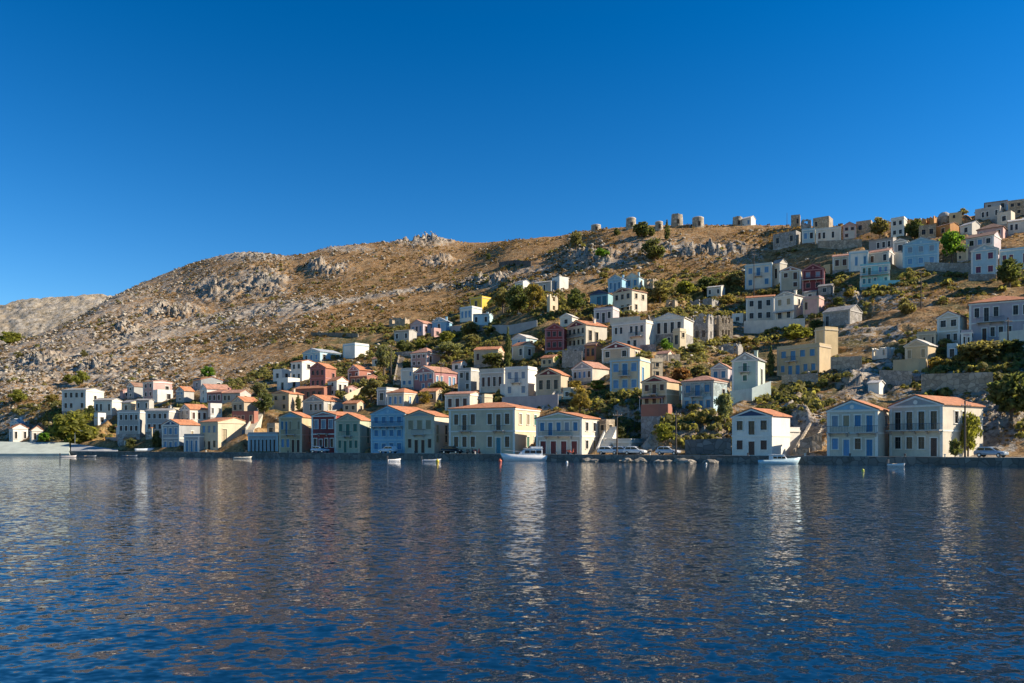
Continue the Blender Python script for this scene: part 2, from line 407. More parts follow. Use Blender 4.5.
def house(label, xl, xr, xs, yb, ye, yr, roof, wall, trim, front='', side='', rc='t', p=None, yaw=None, depth=8., ratio=.95, low=None,
          ped=None, balc=None, band=False, name='house', cat='house', group=None, chim=False, sidelow=None, zoff=0., parapet=.5, awn=None, big=1.0):
    X, Y, Z, th, L, S = solve(xl, xr, xs, yb, ratio, yaw, p, depth)
    Z += zoff
    if L > 18 or L < 2.2 or S > 15 or S < 3: print('SIZE %5.1f %5.1f yaw %3d Y %3d %s' % (L, S, math.degrees(th), Y, label))
    H = (yb-ye)*Y/F; rise = max(.35, (ye-yr)*Y/F) if yr is not None else .8
    rise = min(rise, .62*min(L, 16)/2+.3)
    loc = (X-math.cos(th)*L/2, Y+math.sin(th)*L/2, Z)
    root = thing(name, label, cat, loc, -th, (None if group == 'none' else group) or (None if group == 'none' else 'houses along the quay' if p is not None else 'houses on the hillside'))
    PADS.append((loc[0], loc[1], math.cos(th), math.sin(th), L, S, Z))
    Pf = lambda x, d, z: (x, d, z)
    Ps = lambda x, d, z: (L/2-d, S/2+x, z)
    fo = openings(front, L, H, big); so_ = openings(side, S, H if not sidelow else H, big)
    wm = wallmat(wall); lm = wallmat(low) if low else wm; base = stone((.40, .37, .33), 1.3)
    nf = max(1, len(parse(front)))
    lowz = H/nf if low else None
    if roof == 'r':
        b = MB(); seed = hash((xl, yb)) % 1000
        jag(b, L, lambda x, d, z: (x, d, z), H, .55, fo, int(xl*7+yb))
        jag(b, S-1.12, lambda x, d, z: (L/2-d, S/2+x, z), H, .55, openings(side, S-1.12, H), int(xl*5+yb))
        jag(b, S-1.12, lambda x, d, z: (-L/2+d, S/2+x, z), H*.9, .55, [], int(xl*3+yb))
        jag(b, L, lambda x, d, z: (x, S-d, z), H*.95, .55, [], int(xl*11+yb))
        b.build('wall', wm, root)
        return root
    b = MB(); zb = -5.
    panel(b, L, zb, H, fo, Pf, lowz); panel(b, S, zb, H, so_, Ps, lowz)
    b.poly([(-L/2, S, zb), (-L/2, 0, zb), (-L/2, 0, H), (-L/2, S, H)]); b.poly([(L/2, S, zb), (-L/2, S, zb), (-L/2, S, H), (L/2, S, H)])
    rm = tiles(ROOF[rc]); tm = paint(C[trim], .75, 0, 'trim_paint')
    r = MB(); ov = .28; k = .16; pedo = None
    if roof == 'g':
        b.poly([(-L/2, 0, H), (L/2, 0, H), (0, 0, H+rise)]); b.poly([(L/2, S, H), (-L/2, S, H), (0, S, H+rise)])
        e = rise/(L/2)*ov
        for s in (-1, 1):
            A = [(s*(L/2+ov), -.22, H-e+.03), (0, -.22, H+rise+.03), (0, -.22, H+rise+.03+k), (s*(L/2+ov), -.22, H-e+.03+k)]
            B = [(x, S+.2, z) for x, y, z in A]
            r.prism(A, B)
        q = MB()
        q.box(-L/2-.12, L/2+.12, -.16, .0-.002, H-.26, H-.02)
        for s in (-1, 1):
            A = [(s*(L/2-.02), -.19, H-.02), (0, -.19, H+rise-.02), (0, -.19, H+rise-.30), (s*(L/2-.55), -.19, H-.02)]
            q.prism(A, [(x, -.003, z) for x, y, z in A])
        q.build('cornice', tm, root)
        if ped:
            q = MB(); f = .76; A = [(-L/2*f, -.03, H+.08), (L/2*f, -.03, H+.08), (0, -.03, H+rise*f)]
            q.prism(A, [(x, -.002, z) for x, y, z in A]); po = q.build('pediment', plaster(C[ped]), root)
            if rise > 1.2:
                q = MB(); A = [(.32*math.cos(a), -.06, H+rise*.32+.32*math.sin(a)) for a in [i*math.pi/5 for i in range(10)]]
                q.prism(A, [(x, -.031, z) for x, y, z in A]); q.build('roundel', tm, po)
    elif roof == 's':
        b.poly([(L/2, 0, H), (L/2, S, H), (L/2, S/2, H+rise)]); b.poly([(-L/2, S, H), (-L/2, 0, H), (-L/2, S/2, H+rise)])
        e = rise/(S/2)*ov
        for y0, y1 in ((-ov, S/2), (S+ov, S/2)):
            A = [(-L/2-.15, y0, H-e+.03), (-L/2-.15, y1, H+rise+.03), (-L/2-.15, y1, H+rise+.03+k), (-L/2-.15, y0, H-e+.03+k)]
            r.prism(A, [(L/2+.15, y, z) for x, y, z in A])
    elif roof == 'h':
        a = min(S, L)*.46; o = ov; z0 = H+.02
        A = [(-L/2-o, -o, z0), (L/2+o, -o, z0), (L/2+o, S+o, z0), (-L/2-o, S+o, z0)]; A2 = [(x, y, z0+.14) for x, y, z in A]
        if L >= S: q1, q2 = (-L/2+a, S/2, z0+rise+.14), (L/2-a, S/2, z0+rise+.14); fs = [(0, 1, q2, q1), (2, 3, q1, q2), (1, 2, q2), (3, 0, q1)]
        else: q1, q2 = (0, a, z0+rise+.14), (0, S-a, z0+rise+.14); fs = [(1, 2, q2, q1), (3, 0, q1, q2), (0, 1, q1), (2, 3, q2)]
        for f in fs: r.poly([A2[i] if isinstance(i, int) else i for i in f])
        for i in range(4): r.poly([A[i], A[(i+1) % 4], A2[(i+1) % 4], A2[i]])
        r.poly(A[::-1])
    elif roof == 'f':
        pp = parapet
        r.box(-L/2+.25, L/2-.25, .25, S-.25, H-.12, H+.02)
        for x0, x1, y0, y1 in ((-L/2, L/2, 0, .25), (-L/2, L/2, S-.25, S), (-L/2, -L/2+.25, .25, S-.25), (L/2-.25, L/2, .25, S-.25)):
            b.box(x0, x1, y0, y1, H, H+pp)
        rm = paint((.50, .47, .42), .9, 0, 'flat_roof_screed')
    b.build('wall', [wm, lm, base], root)
    ro = r.build('roof', rm, root)
    if chim or (roof in 'gsh' and int(xl*3+yb) % 4 == 0 and L > 5 and p is None):
        q = MB(); zz = H+rise*.35
        q.box(L*.18, L*.18+.6, S*.62, S*.62+.6, zz, zz+rise*.55+.7); q.box(L*.18-.08, L*.18+.68, S*.62-.08, S*.62+.68, zz+rise*.55+.7, zz+rise*.55+.82)
        q.build('chimney', wm, ro)
    big_ = (yb-ye) >= 13
    if roof != 'g' and big_:
        q = MB(); t_ = H+ (0 if roof != 'f' else 0)
        q.box(-L/2-.14, L/2+.14, -.14, -.002, t_-.30, t_-.02); q.box(L/2+.002, L/2+.14, -.002, S, t_-.30, t_-.02); q.build('cornice', tm, root)
    if band and nf > 1:
        q = MB(); z = H/nf; q.box(-L/2-.07, L/2+.07, -.08, -.002, z-.14, z+.10); q.box(L/2+.002, L/2+.07, -.002, S, z-.14, z+.10); q.build('string_course', tm, root)
    if big_ and trim != wall:
        for s in (-1, 1):
            q = MB(); x0 = s*L/2-(.42 if s > 0 else 0); q.box(x0, x0+.42, -.05, -.002, 0, H-.31); q.build('pilaster', tm, root)
    def put(ops, loc, rz):
        for cx, z, wd, ht, c, tall, ground in ops:
            door = tall and ground
            o = link('door' if door else 'window', frame_mesh(wd, ht, trim, tall), root, loc(cx, z), rz)
            q = link('door_leaf' if door else ('pane' if LEAFC[c] is None else 'shutter'), leaf_mesh(wd, ht, c, door), o)
    put(fo, lambda x, z: (x, 0, z), 0.); put(so_, lambda x, z: (L/2, S/2+x, z), math.pi/2)
    if balc:
        for fl, f0, f1 in balc:
            z = H-(fl+1)*H/nf; x0 = -L/2+f0*L; x1 = -L/2+f1*L
            q = MB(); q.box(x0, x1, -1.05, -.11, z-.02, z+.13)
            n = max(2, int((x1-x0)/1.4))
            for i in range(n): cx = x0+.3+(x1-x0-.6)*i/(n-1); q.prism([(cx-.07, -.11, z-.55), (cx-.07, -.11, z-.021), (cx-.07, -.9, z-.021)], [(cx+.07, -.11, z-.55), (cx+.07, -.11, z-.021), (cx+.07, -.9, z-.021)])
            bo = q.build('balcony', paint((.5, .48, .44), .8, 0, 'balcony_stone'), root)
            q = MB(); q.box(x0, x1, -1.05, -1.0, z+1.0, z+1.06)
            for xx in (x0, x1-.05): q.box(xx, xx+.05, -.999, -.11, z+1.0, z+1.06)
            for i in range(int((x1-x0)/.22)+1):
                xx = x0+i*(x1-x0-.03)/max(1, int((x1-x0)/.22)); q.box(xx, xx+.03, -1.04, -1.01, z+.13, z+1.0)
            q.build('railing', paint((.05, .07, .09), .5, .3, 'iron_paint'), bo)
    if awn:
        z, f0, f1, dep, c = awn; x0 = -L/2+f0*L; x1 = -L/2+f1*L; q = MB(); z *= H
        q.prism([(x0, -.06, z), (x0, -.06, z+.12), (x0, -dep, z-.35), (x0, -dep, z-.47)], [(x1, -.06, z), (x1, -.06, z+.12), (x1, -dep, z-.35), (x1, -dep, z-.47)])
        a = q.build('canopy', paint(C[c] if c in C else LEAFC[c], .8, 0, 'canopy_paint'), root)
        q = MB()
        n = max(2, int((x1-x0)/2.5)+1)
        for i in range(n): cx = x0+.1+(x1-x0-.2)*i/(n-1); q.box(cx-.06, cx+.06, -dep+.02, -dep+.14, -2, z-.40)
        q.build('post', paint((.5, .47, .42), .8, 0, 'post_paint'), a)
    return root
H = house
# ---- along the quay, left to right
H('cream house with orange roof alone behind the pale slipway', 9,13,28,443,428,424,'s','white','white','k','k.k','t',yaw=58)
H('small orange-roofed annexe close behind the left slipway', 30,32,43,443,430,426,'s','offwhite','white','','kk','t',yaw=62)
H('blue gabled house with white chimney behind the slipway house', 10,19,24,431,423,418,'g','ltblue','white','kk','','l',ped='blue',chim=True)
H('dark low shed in shade right of the big waterside tree', 105,122,None,445,433,432,'f','slate','slate','k.K','','b',p=12,depth=5)
H('little cream house with orange roof near the left quay corner', 124,134,140,447,435,432,'s','cream','white','k.K','','t',p=10)
H('blue-shuttered quay house with dark gable, leftmost of the front row', 162,179.5,200,453,426,421,'g','slate','white','ubu/uBu','..e.','t',p=8.5,ped='navy',band=True)
H('low annexe with three bright blue doors beside the leftmost quay house', 184,199.5,None,453,437,436,'f','slate','white','BBB','','t',p=6.5,depth=5)
H('narrow grey-green quay house with white side and orange roof', 200.5,218,250,453,423,418.5,'s','cream','cream','uyy/kKk','e.u','t',p=7.5,ratio=1.4)
H('single-storey grey-blue quay building with dark tall doors', 248,278,None,453,435,434,'f','slate','ltblue','NKNKNKN','','t',p=7,depth=6)
H('yellow quay house with bright blue pediment and small balcony', 279,302,312,453,417.5,412.5,'g','ochre','cream','bBe.e/uuNN','.e','t',p=6.5,ped='blue',band=True,balc=[(0,.3,.75)])
H('dark red quay house with three white-framed windows', 311.5,336,None,453,415.5,411.5,'g','red','white','yyy/kNkk','','t',p=6.5,ped='rose',band=True,balc=[(0,.3,.7)],depth=9)
H('green-cream quay house with teal doors left of the blue house', 336,360,371,453,420,414,'g','green','cream','gGg/gGgg','.g','t',p=6.5,ped='green',band=True,balc=[(0,.33,.68)])
H('pale blue three-row quay house with blue shutters and long balcony', 371,405,None,453,413,405.5,'g','blue','ltblue','bbbb/bbbb/bBbb','','t',p=6,ped='blue',band=True,balc=[(0,.05,.95)],depth=10,yaw=29)
H('tan quay house with dark brown doors right of the blue house', 405,434.5,449,453,415.5,410,'g','pale','cream','eee/nNNn','e.k','t',p=6,ped='slate',band=True,balc=[(0,.3,.7)])
H('largest cream quay mansion with hipped orange roof and blue door', 449,515,540,453,407,400,'h','cream','white','kKk.kKk/kkk.kTk','eeg/.gg','t',p=6.2,band=True,ratio=.8,balc=[(0,.18,.36),(0,.68,.86)])
H('gabled cream quay house with four red doors and blue upper shutters', 536,582,599,453,416.5,410.5,'g','pale','white','bBbyb/RRRR','kk/ke','t',p=6,ped='green',band=True,balc=[(0,.2,.8)],ratio=.8)
H('white flat-topped lean-to building behind the quayside parked cars', 606,631,None,447,434,433,'f','offwhite','white','e..','','t',p=11,depth=6)
H('low white stair house beside the gabled red-door house', 599.5,605,612,447,434,433,'f','white','white','k','','t',p=11)
H('white cube house with dark blue pediment standing alone on the quay', 732,772,790,453.5,413.5,406,'g','white','white','kKk/nNn','','t',p=5.2,ped='navy',band=True)
H('small white rear block behind the lone white cube house', 786,789,799,449,424,423,'f','white','white','','','t',p=13,yaw=62)
H('white quay house with sky blue pediment and blue doors', 827,878,888.5,456,409,399,'g','pale','white','yebB/uUkB','.n/..','t',p=5,ped='blue',band=True,balc=[(0,.02,.45),(0,.58,1.0)],ratio=.9)
H('broad gabled quay house with long balcony, rightmost of the front row', 889.5,943,983,456.5,404,394,'g','pale','white','KKKK/kkkN','.kk../.....','t',p=5,ped='slate',band=True,balc=[(0,.0,1.0)],ratio=1.5)
# ---- lower left slope
H('cream house with tall grey front and sunlit gable, far left slope', 62,86,104,411,390,387.5,'s','offwhite','white','kkkk/kk.k','k','g')
H('grey-fronted house with white gable below the far left house', 94,112,122,415,400.5,398,'s','offwhite','white','kk.k','','g')
H('small grey house with yellow-cream gable on the left slope', 121.5,131,142.5,413,402.5,400,'s','cream','white','k','','g')
H('long grey-blue house with arcade under two window rows, left slope', 117.5,140,145.5,434,412,411,'f','grey','white','kknk/nnnn','','g')
H('grey-blue house with four windows and cream gable above quay', 145.5,169,179.5,432,411,408.5,'s','grey','white','kkkk/nkn.','','g')
H('tiny pinkish house at the left edge of the upper village', 120,123,128,398,390.5,388.5,'s','pink','white','','k','p',yaw=50)
H('blue-grey gabled house left of the pink-sided house', 127,134,None,398,386,382.5,'g','slate','white','k/k','','b',depth=6)
H('house with shaded mauve front and pink sunlit side', 143,153.5,172,398,381.5,379.5,'s','pink','white','kk/kk','.k','p')
H('white lower block under the pink-sided house', 153,157.5,173,402,391,390,'f','white','white','','.k','t',yaw=48)
H('grey gabled house with small orange roof, mid left', 176,184,194,402,390.5,386.5,'g','grey','white','uu/k','','t',ped='slate')
H('topmost left house with orange roof edge above pink roofs', 193,201,223,390,379.5,376.5,'s','slate','white','k','..k','t')
H('white gabled house beneath the topmost left house', 200,207,230,402,388.5,383.5,'g','white','white','k/k','','p')
H('purple-grey house with pink roof in the middle left cluster', 207,222,None,403,392.5,389.5,'s','rose','white','knk','','p',depth=6)
H('grey house with pink roof and cream end right of purple house', 222,240,251,403,393,389.5,'s','grey','cream','kk.k','k','p')
H('white-sided house with blue-grey front and orange roof above the quay', 180,190,208,423,409,404,'g','offwhite','white','ee/kk','nnn','t',ped='slate')
H('bright white cottage with two dark windows, left cluster', 208,210.5,222,417,405,404,'f','white','white','','k.k','t',yaw=50)
H('brown gabled house with orange roof on the left slope', 232,244,259,413,401.5,396.5,'g','tan','cream','kk','','t',ped='slate')
H('cream house right of the brown gabled house', 259,261.5,274.5,412,399.5,398,'f','cream','cream','','.k.','t',yaw=50)
H('dark brown terrace house under the brown gabled house', 232,254,258,424,413,412,'f','brick','tan','kKk.k','','b')
# ---- middle left slope
H('low grey gabled house with wide orange roof behind the red house', 303,324,344,414,400.5,394.5,'g','grey','offwhite','.kkk','e.','t',ped='slate')
H('yellow-sided house with grey-brown gable front above yellow quay house', 271,289,303,411,393.5,390.5,'g','tan','yellow','kk/.k','.k','t',ped='brick')
H('dark brick-red gabled house in the middle left cluster', 310,325.5,336,388,367.5,362.5,'g','brick','rose','kkk/kkk','.k','t',ped='brick',band=True)
H('pale grey house with orange roof right of the brick-red house', 328,337,348,396,380.5,376.5,'s','offwhite','white','k/k','kk','t')
H('long brick veranda house with orange roof below the brick-red house', 293,324,None,399,388,385,'s','brick','brick','KkKkK','','t',depth=5)
H('brown-red gabled house with pale corners, upper of the pair', 348,359,373,383,369.5,364.5,'g','brick','white','k.k','.k','t',ped='rose')
H('low arcaded house with pink end below the brown-red gable', 350,367,379,385,376.5,374.5,'s','brick','cream','KKK','','p')
H('small pink house beside the pale stairway wall', 345,348,357,395,387.5,385.5,'s','pink','white','','k.','p',yaw=45)
H('tall white house with orange roof strip above the brick-red house', 291,302,315,381,361.5,359.5,'s','white','white','kk/kk','k/.','t')
H('white cube house on the left of the white terraces', 273,282,291,381,370.5,370,'f','white','white','k','k','t')
H('white terraced house stepping below the white cube house', 277,288,300,390,379,378,'f','white','white','K','k','t')
H('long white house with pale blue gable, upper middle left', 303,320,341,362,351.5,347.5,'g','ltblue','white','kuu','k.u','l',ped='ltblue')
H('white-sided cube house with pale blue front on the hill', 343,355,369,358,344,343,'f','white','ltblue','...','','t')
H('pink house with hipped roof above the olive trees', 411,427,440,366,352.5,346.5,'h','pink','white','nnn/nn.','n.','p')
H('pink-sided house with blue shutters and pink roof', 413,434,457,390,371.5,365,'g','rose','white','bBBb/.bb','uu.uu','p',ped='rose')
H('pale annexe with blue doors left of the pink-sided house', 401,413,None,387,369.5,368,'f','offwhite','white','..u/bb','','t',depth=6)
H('cream house with hipped orange roof above the blue quay house', 387,404,419.5,408,392.5,387.5,'h','cream','white','uuu','.u.u','t')
H('little white block left of the hipped cream house', 377,386.5,None,405,389,388,'f','grey','white','k','','t',depth=5)
H('grey house with white sunlit side, two window rows', 458,471,479,392,369.5,368.5,'f','grey','white','kK/.k','','t')
H('long cream-grey house with decorated parapet', 479.5,504,None,392,371.5,370,'f','pale','white','nnkn','','t',depth=7,parapet=.9)
H('pink-roofed cream house peeping over the big mansion', 445,470,482,412,394,391,'s','pale','white','nnn','.k','p')
H('cream box on the roofline right of the pink-roofed house', 482,484.5,492,412,396,395,'f','cream','cream','','','t',yaw=45)
H('tan house with orange roof left of the tall cypress', 474,498,504,364,349.5,345.5,'s','tan','cream','n..n','','t')
# ---- centre
H('cream gable-ended house just right of the tall cypress', 512,524,535,359,345,341,'s','cream','white','.k','k','t')
H('white and blue gabled house above the cypress', 512,526,537,347,337.5,333.5,'g','ltblue','white','.b.','k','w',ped='white')
H('white flat-roofed house with pale shutters and balcony', 505,528,537,397,368,367,'f','white','white','yYy/y.y','','t',ratio=.8,balc=[(0,.3,.7)])
H('tan house with maroon pediment and three dark windows', 536,561,571,395,374.5,368,'g','tan','cream','kkk','.k','t',ped='maroon')
H('cream house with brown pediment and tan shaded side', 572,592.5,609,381,367.5,360.5,'g','pale','white','kuuk','','p',ped='slate')
H('blue-shuttered house with blue cornice and cream sunlit end', 610,640,650,392,359,357,'f','cream','ltblue','uBu/uuu','u.','t',balc=[(0,.33,.67)])
H('yellow house with maroon pediment over the cliff', 642,667,679,407,381,375.5,'g','ochre','cream','nNn/nnn','.','p',ped='maroon',balc=[(0,.33,.67)],band=True,awn=(.42,.02,.95,1.4,'brick'))
H('blue-grey stone house with hipped roof and blue door above cliff', 682,713.5,727,412,380.5,374.5,'h','#stteal','grey','bBb/bbbb','.k','p',balc=[(0,.3,.7)],low='ltblue')
H('small white gabled cottage with two blue windows', 711,728,None,382,367.5,362.5,'g','mauve','white','bb','','p',ped='mauve',depth=6)
H('mint green gabled house with teal door and low green fence', 732,758,765,396,359.5,352,'g','mint','white','.G./.g./...','k','g',ped='grey',balc=[(0,.3,.7)])
H('large ochre house with blue shutters on two storeys', 777,819.5,831,374,345,343,'f','ochre','tan','bBbb/bBBbb','','p',balc=[(0,.25,.5)],ratio=.55)
H('tall plain cream end wall house behind the ochre house', 815,825,838,358,328.5,326,'f','yellow','cream','','','t',ratio=1.3)
H('tan house with brown pediment above the blue-shuttered house', 602,630,642,360,347,341,'g','tan','white','k.k','k','t',ped='maroon')
H('small orange-red house squeezed between two cream houses', 585,596,602,360,344.5,341.5,'s','orange','brick','kk','','b')
H('deep crimson house with white window frames', 545,564,567.5,350,328.5,323,'g','red','rose','kkk/kkk','','t',ped='red',band=True)
H('cream villa with four tall dark windows beside the crimson house', 567,586,607,347,324.5,318.5,'g','pale','cream','kkkk/kkkk','kK.','t',ped='maroon',balc=[(0,.1,.9)])
H('small grey-cream house tucked behind the cream villa', 560,572,578,326,316.5,313,'g','offwhite','white','k','','w')
H('bright blue gabled house at the top of the middle cluster', 608,622,None,292,278.5,274,'g','blue','ltblue','bBb','','l',depth=7,ped='blue')
H('grey-blue house with cream end beside the bright blue one', 625,639,644,289,276.5,272,'g','ltblue','cream','bb','k','g',ped='ltblue')
H('brown roofless ruin right of the grey-blue house', 644,653,659,289,277.5,None,'r','#sttan','white','k','k',name='ruined_house',cat='ruin',group='ruined houses')
H('big cream house with red pediment and two window rows', 613,632,647,312,290,286,'g','pale','cream','kkk/.kk','kk/k.','p',ped='maroon',awn=(.3,.05,1.0,1.2,'cream'))
H('dark house with navy gable and teal balcony front', 590,608,None,305,293,289,'g','teal','navy','.TT','','b',ped='navy',depth=7)
H('mauve cottage with three windows below the teal balcony house', 594,613,None,322,308,306.5,'f','mauve','white','kKk','','t',depth=5)
H('long grey-white house with white sunlit end', 612,646,654,350,321.5,319.5,'f','offwhite','white','kk.kKk/..kk.','','t',ratio=.45,balc=[(0,.55,.9)])
H('white gabled house with four tall dark windows', 654,684,None,348,317.5,312,'g','offwhite','white','KKKK/..k.K','','w',ped='white',depth=8,low='#stgrey')
H('roofless grey stone ruin with empty windows beside white gable', 686,708,714,341,312.5,None,'r','#stgrey','white','kk.k/.kk','k/k',name='ruined_house',cat='ruin',group='ruined houses')
H('sunlit ruin wall with rows of empty windows', 712,719,733,339,314.5,None,'r','#sttan','white','k/k','kkk/kkk',name='ruined_house',cat='ruin',group='ruined houses')
H('low collapsed stone barn among bushes above the grey ruin', 690,712,720,308,297.5,None,'r','#stgrey','white','.k.','k',name='ruined_house',cat='ruin',group='ruined houses')
# ---- right of centre
H('long orange-roofed house with veranda over the white terrace', 746,774,None,321,296.5,293,'s','offwhite','white','kKk/kkk','','t',depth=7,yaw=22)
H('white gabled house with veranda at the terrace right end', 774.5,794,804,321,294.5,290,'g','offwhite','white','ee/kk','k/.','g',ped='grey',awn=(.42,.0,1.0,1.3,'grey'))
H('pinkish brick box house behind the veranda house', 803,819,824,313,297,296,'f','pink','tan','n..','','p')
H('white-grey house with bright blue shutters near the tall pole', 745,772,776,287,263.5,262,'f','offwhite','ltblue','uBu/b.b','','t',balc=[(0,.35,.65)])
H('narrow tall cream house with slate roof behind blue-shuttered house', 772,780,787,284,262.5,256.5,'s','pale','white','k','','g')
H('cream house with dark red pediment beside the maroon house', 780,801,None,289,269.5,265.5,'g','cream','white','nN/.n','','p',ped='brick',depth=7,yaw=24)
H('maroon house with white-framed windows and timber balcony', 802,824,None,290,268.5,263,'g','maroon','rose','yy/kk','','b',ped='maroon',depth=7,yaw=24,balc=[(0,0,1)])
H('cream house with low brown roof left of the white blue-shuttered box', 832.5,849,None,269,255.5,252,'s','cream','white','nn','','p',depth=6,yaw=25)
H('bright white flat house with blue shutters on upper right', 849,868,None,270,251.5,250,'f','white','ltblue','.u.b','','t',depth=6,yaw=25)
H('grey-tan house with brick roof and white end gable', 868,889,894,264,250.5,246.5,'s','grey','white','n.k','','p')
H('turquoise two-storey house with teal shutters and white terrace', 860,890,None,285,263.5,262,'f','turq','white','gG.uu/ttt.t','','t',depth=7,yaw=25,balc=[(0,0,1.0)])
H('large sky blue gabled house with pale blue shutters', 903,939,None,265,242,236,'g','blue','ltblue','yyy/uuu','','l',ped='blue',depth=9,yaw=25,band=True,group=None)
H('tan-pink house with brown roof above the pale blue gabled house', 966,994,1001,257,234.5,229,'s','mauve','white','kuk/.k','','b')
H('pale blue gabled house with white-framed maroon windows', 971,998,None,275,248.5,242.5,'g','ltblue','white','mm/mm','','w',ped='ltblue',depth=8,yaw=31)
H('flat pale blue house with maroon windows at right edge', 999.5,1030,None,268,248,247,'f','ltblue','white','mm.m','','t',depth=8,yaw=31)
H('tan-roofed pink house below the top right tower', 977,1003,1007,238,226.5,220,'h','pink','white','k..k','','b')
H('small white house with sunlit gable below the yellow houses', 960,972,980,234,223.5,220.5,'s','offwhite','white','k','','w')
H('white house with dark windows at the right edge skyline', 1008,1030,None,232,219.5,216,'s','offwhite','white','kk.k','','w',depth=6,yaw=30)
H('stone house on the top right skyline under the round tower', 1008,1030,None,214,199.5,None,'f','#sttan','tan','kkk/kk.','','t',depth=7,yaw=30)
H('dark flat-roofed house left of the skyline stone house', 985,1007,None,210,200.5,199,'h','slate','grey','k.k','','b',depth=6,yaw=30)
H('long pale grey house on the skyline slope', 975,1000,1005,218,206.5,205,'f','grey','white','.kk.k','','t')
H('narrow pinkish white house stepping under the skyline stone house', 997,1011,1015,223,212,210.5,'f','pale','white','k','','p')
H('small bright yellow ruined chapel on the skyline', 922,934,938,226,215.5,None,'r','orange','white','k','',name='ruined_house',cat='ruin',group='ruined houses')
H('orange house with brown roof under the domed house', 936,950,959,234,224,221.5,'s','orange','cream','k','','b')
H('tan stone cottage left of the orange house', 919,936,None,237,225.5,224,'f','#sttan','tan','kk','','t',depth=5,yaw=25)
H('square white house with four dark windows near the skyline', 891,904,907,236,217.5,216.5,'f','offwhite','white','kk/kk','','t')
H('grey-tan house with white end wall behind the turquoise house', 869,893,898,250,237.5,235.5,'s','stgrey','white','.kkk','','g')
H('grey arched-gable house left of the large sky blue house', 893,907,910,254,240.5,237.5,'g','grey','white','k','','g')
H('dark tan house left of the long arched house, skyline right of ridge', 856,871,873,232,221,219.5,'f','#sttan','tan','k.','','t')
H('stone cottage with sunlit cream end on the ridge', 773,796,801,244,231.5,230.5,'f','#stgrey','tan','k.k','','t',ratio=.5)
H('white and blue cottage right of the ridge stone cottage', 802,815,None,242,229,227.5,'f','ltblue','white','uk','','t',depth=5,yaw=22)
H('long cream white house with terrace wall near the ridge', 816,841,None,241,227.5,226.5,'f','offwhite','white','nk.k.','','t',depth=6,yaw=22)
H('small gabled house with pink pediment near the ridge', 843,856,None,238,225,221.5,'g','offwhite','pink','kk/k.','','p',ped='pink',depth=5,yaw=24)
H('dark square stone tower house on the ridge', 791,800,None,227,215.5,None,'f','#sttan','tan','.k','','t',depth=4,yaw=22)
H('low ruined stone house right of the ridge tower house', 801,811,None,227,218.5,None,'r','#stgrey','white','k','',name='ruined_house',cat='ruin',group='ruined houses',yaw=22,depth=5)
H('stone house with cream sunlit end on the ridge skyline', 813,829,833,228,217,216,'f','#sttan','tan','k..','','t')
# ---- right edge, lower
H('tan-cream gabled house with tall dark windows, right slope', 937,960,967,344,315.5,310,'g','pale','white','kk/.kk','','p',ped='pale',band=True)
H('wide mauve-white mansion with orange roof at right edge', 969,1034,None,340,299,289.5,'h','mauve','white','kKk.kk/.Nkkk.k','','t',depth=11,yaw=31,balc=[(0,.12,.55)],band=True)
H('ochre gabled cottage with yellow sunlit side above right retaining walls', 905,928,936,362,344.5,338.5,'g','ochre','cream','e.e','','w',ped='tan')
H('white-lit ruined cottage left of the ochre cottage', 872,887,897,358,346.5,None,'r','offwhite','white','k.k','k.k',name='ruined_house',cat='ruin',group='ruined houses')
H('small blue-white hut right of the ochre cottage', 947,957,None,357,345.5,345,'f','ltblue','white','K','','t',depth=4,yaw=31)
H('ruined grey-roofed barn on the dry right slope', 823,850,862,324,309.5,303.5,'s','#stgrey','grey','K...','','g',name='barn',cat='barn',group='none')
# ---- upper left of the village
H('mauve gabled house with pink sunlit side, upper left village', 410.5,423,434,335,323,319,'g','mauve','pink','bkb','k.','p',ped='mauve')
H('blue gabled cottage above the mauve gabled house', 432,446,452,332,321,317,'g','blue','white','.k.','','l',ped='blue')
H('low pink box in front of the blue gabled cottage', 431,434,441,337,329,328,'f','pink','pink','','k','p',yaw=45)
H('white-sided cube house with blue windows below the yellow house', 460,472,482,321,307,306,'f','white','ltblue','uuu','','t')
H('pale low house right of the white-sided cube', 473,489,493,325,314,312.5,'s','ltblue','white','k.k','','l')
H('bright yellow house wall shining among the dark bushes', 470,482,493,310,297,296,'f','bright','yellow','k','','t')
H('tiny white cottage with blue front among upper bushes', 515,523,530,291,281.5,279.5,'s','white','ltblue','k','','l')
H('white cube house with dark blue front, highest of the centre left', 552,559.5,568.5,290,277.5,276.5,'f','white','blue','U','','t')
H('low stone-roofed house left of the highest white cube', 534,551,None,291,281.5,279.5,'s','grey','white','..K.','','w',depth=5)
H('sunlit cream ruin with broken tower below the highest white cube', 547,550,558,312,294,None,'r','cream','white','','k/k',name='ruined_house',cat='ruin',group='ruined houses',yaw=45)
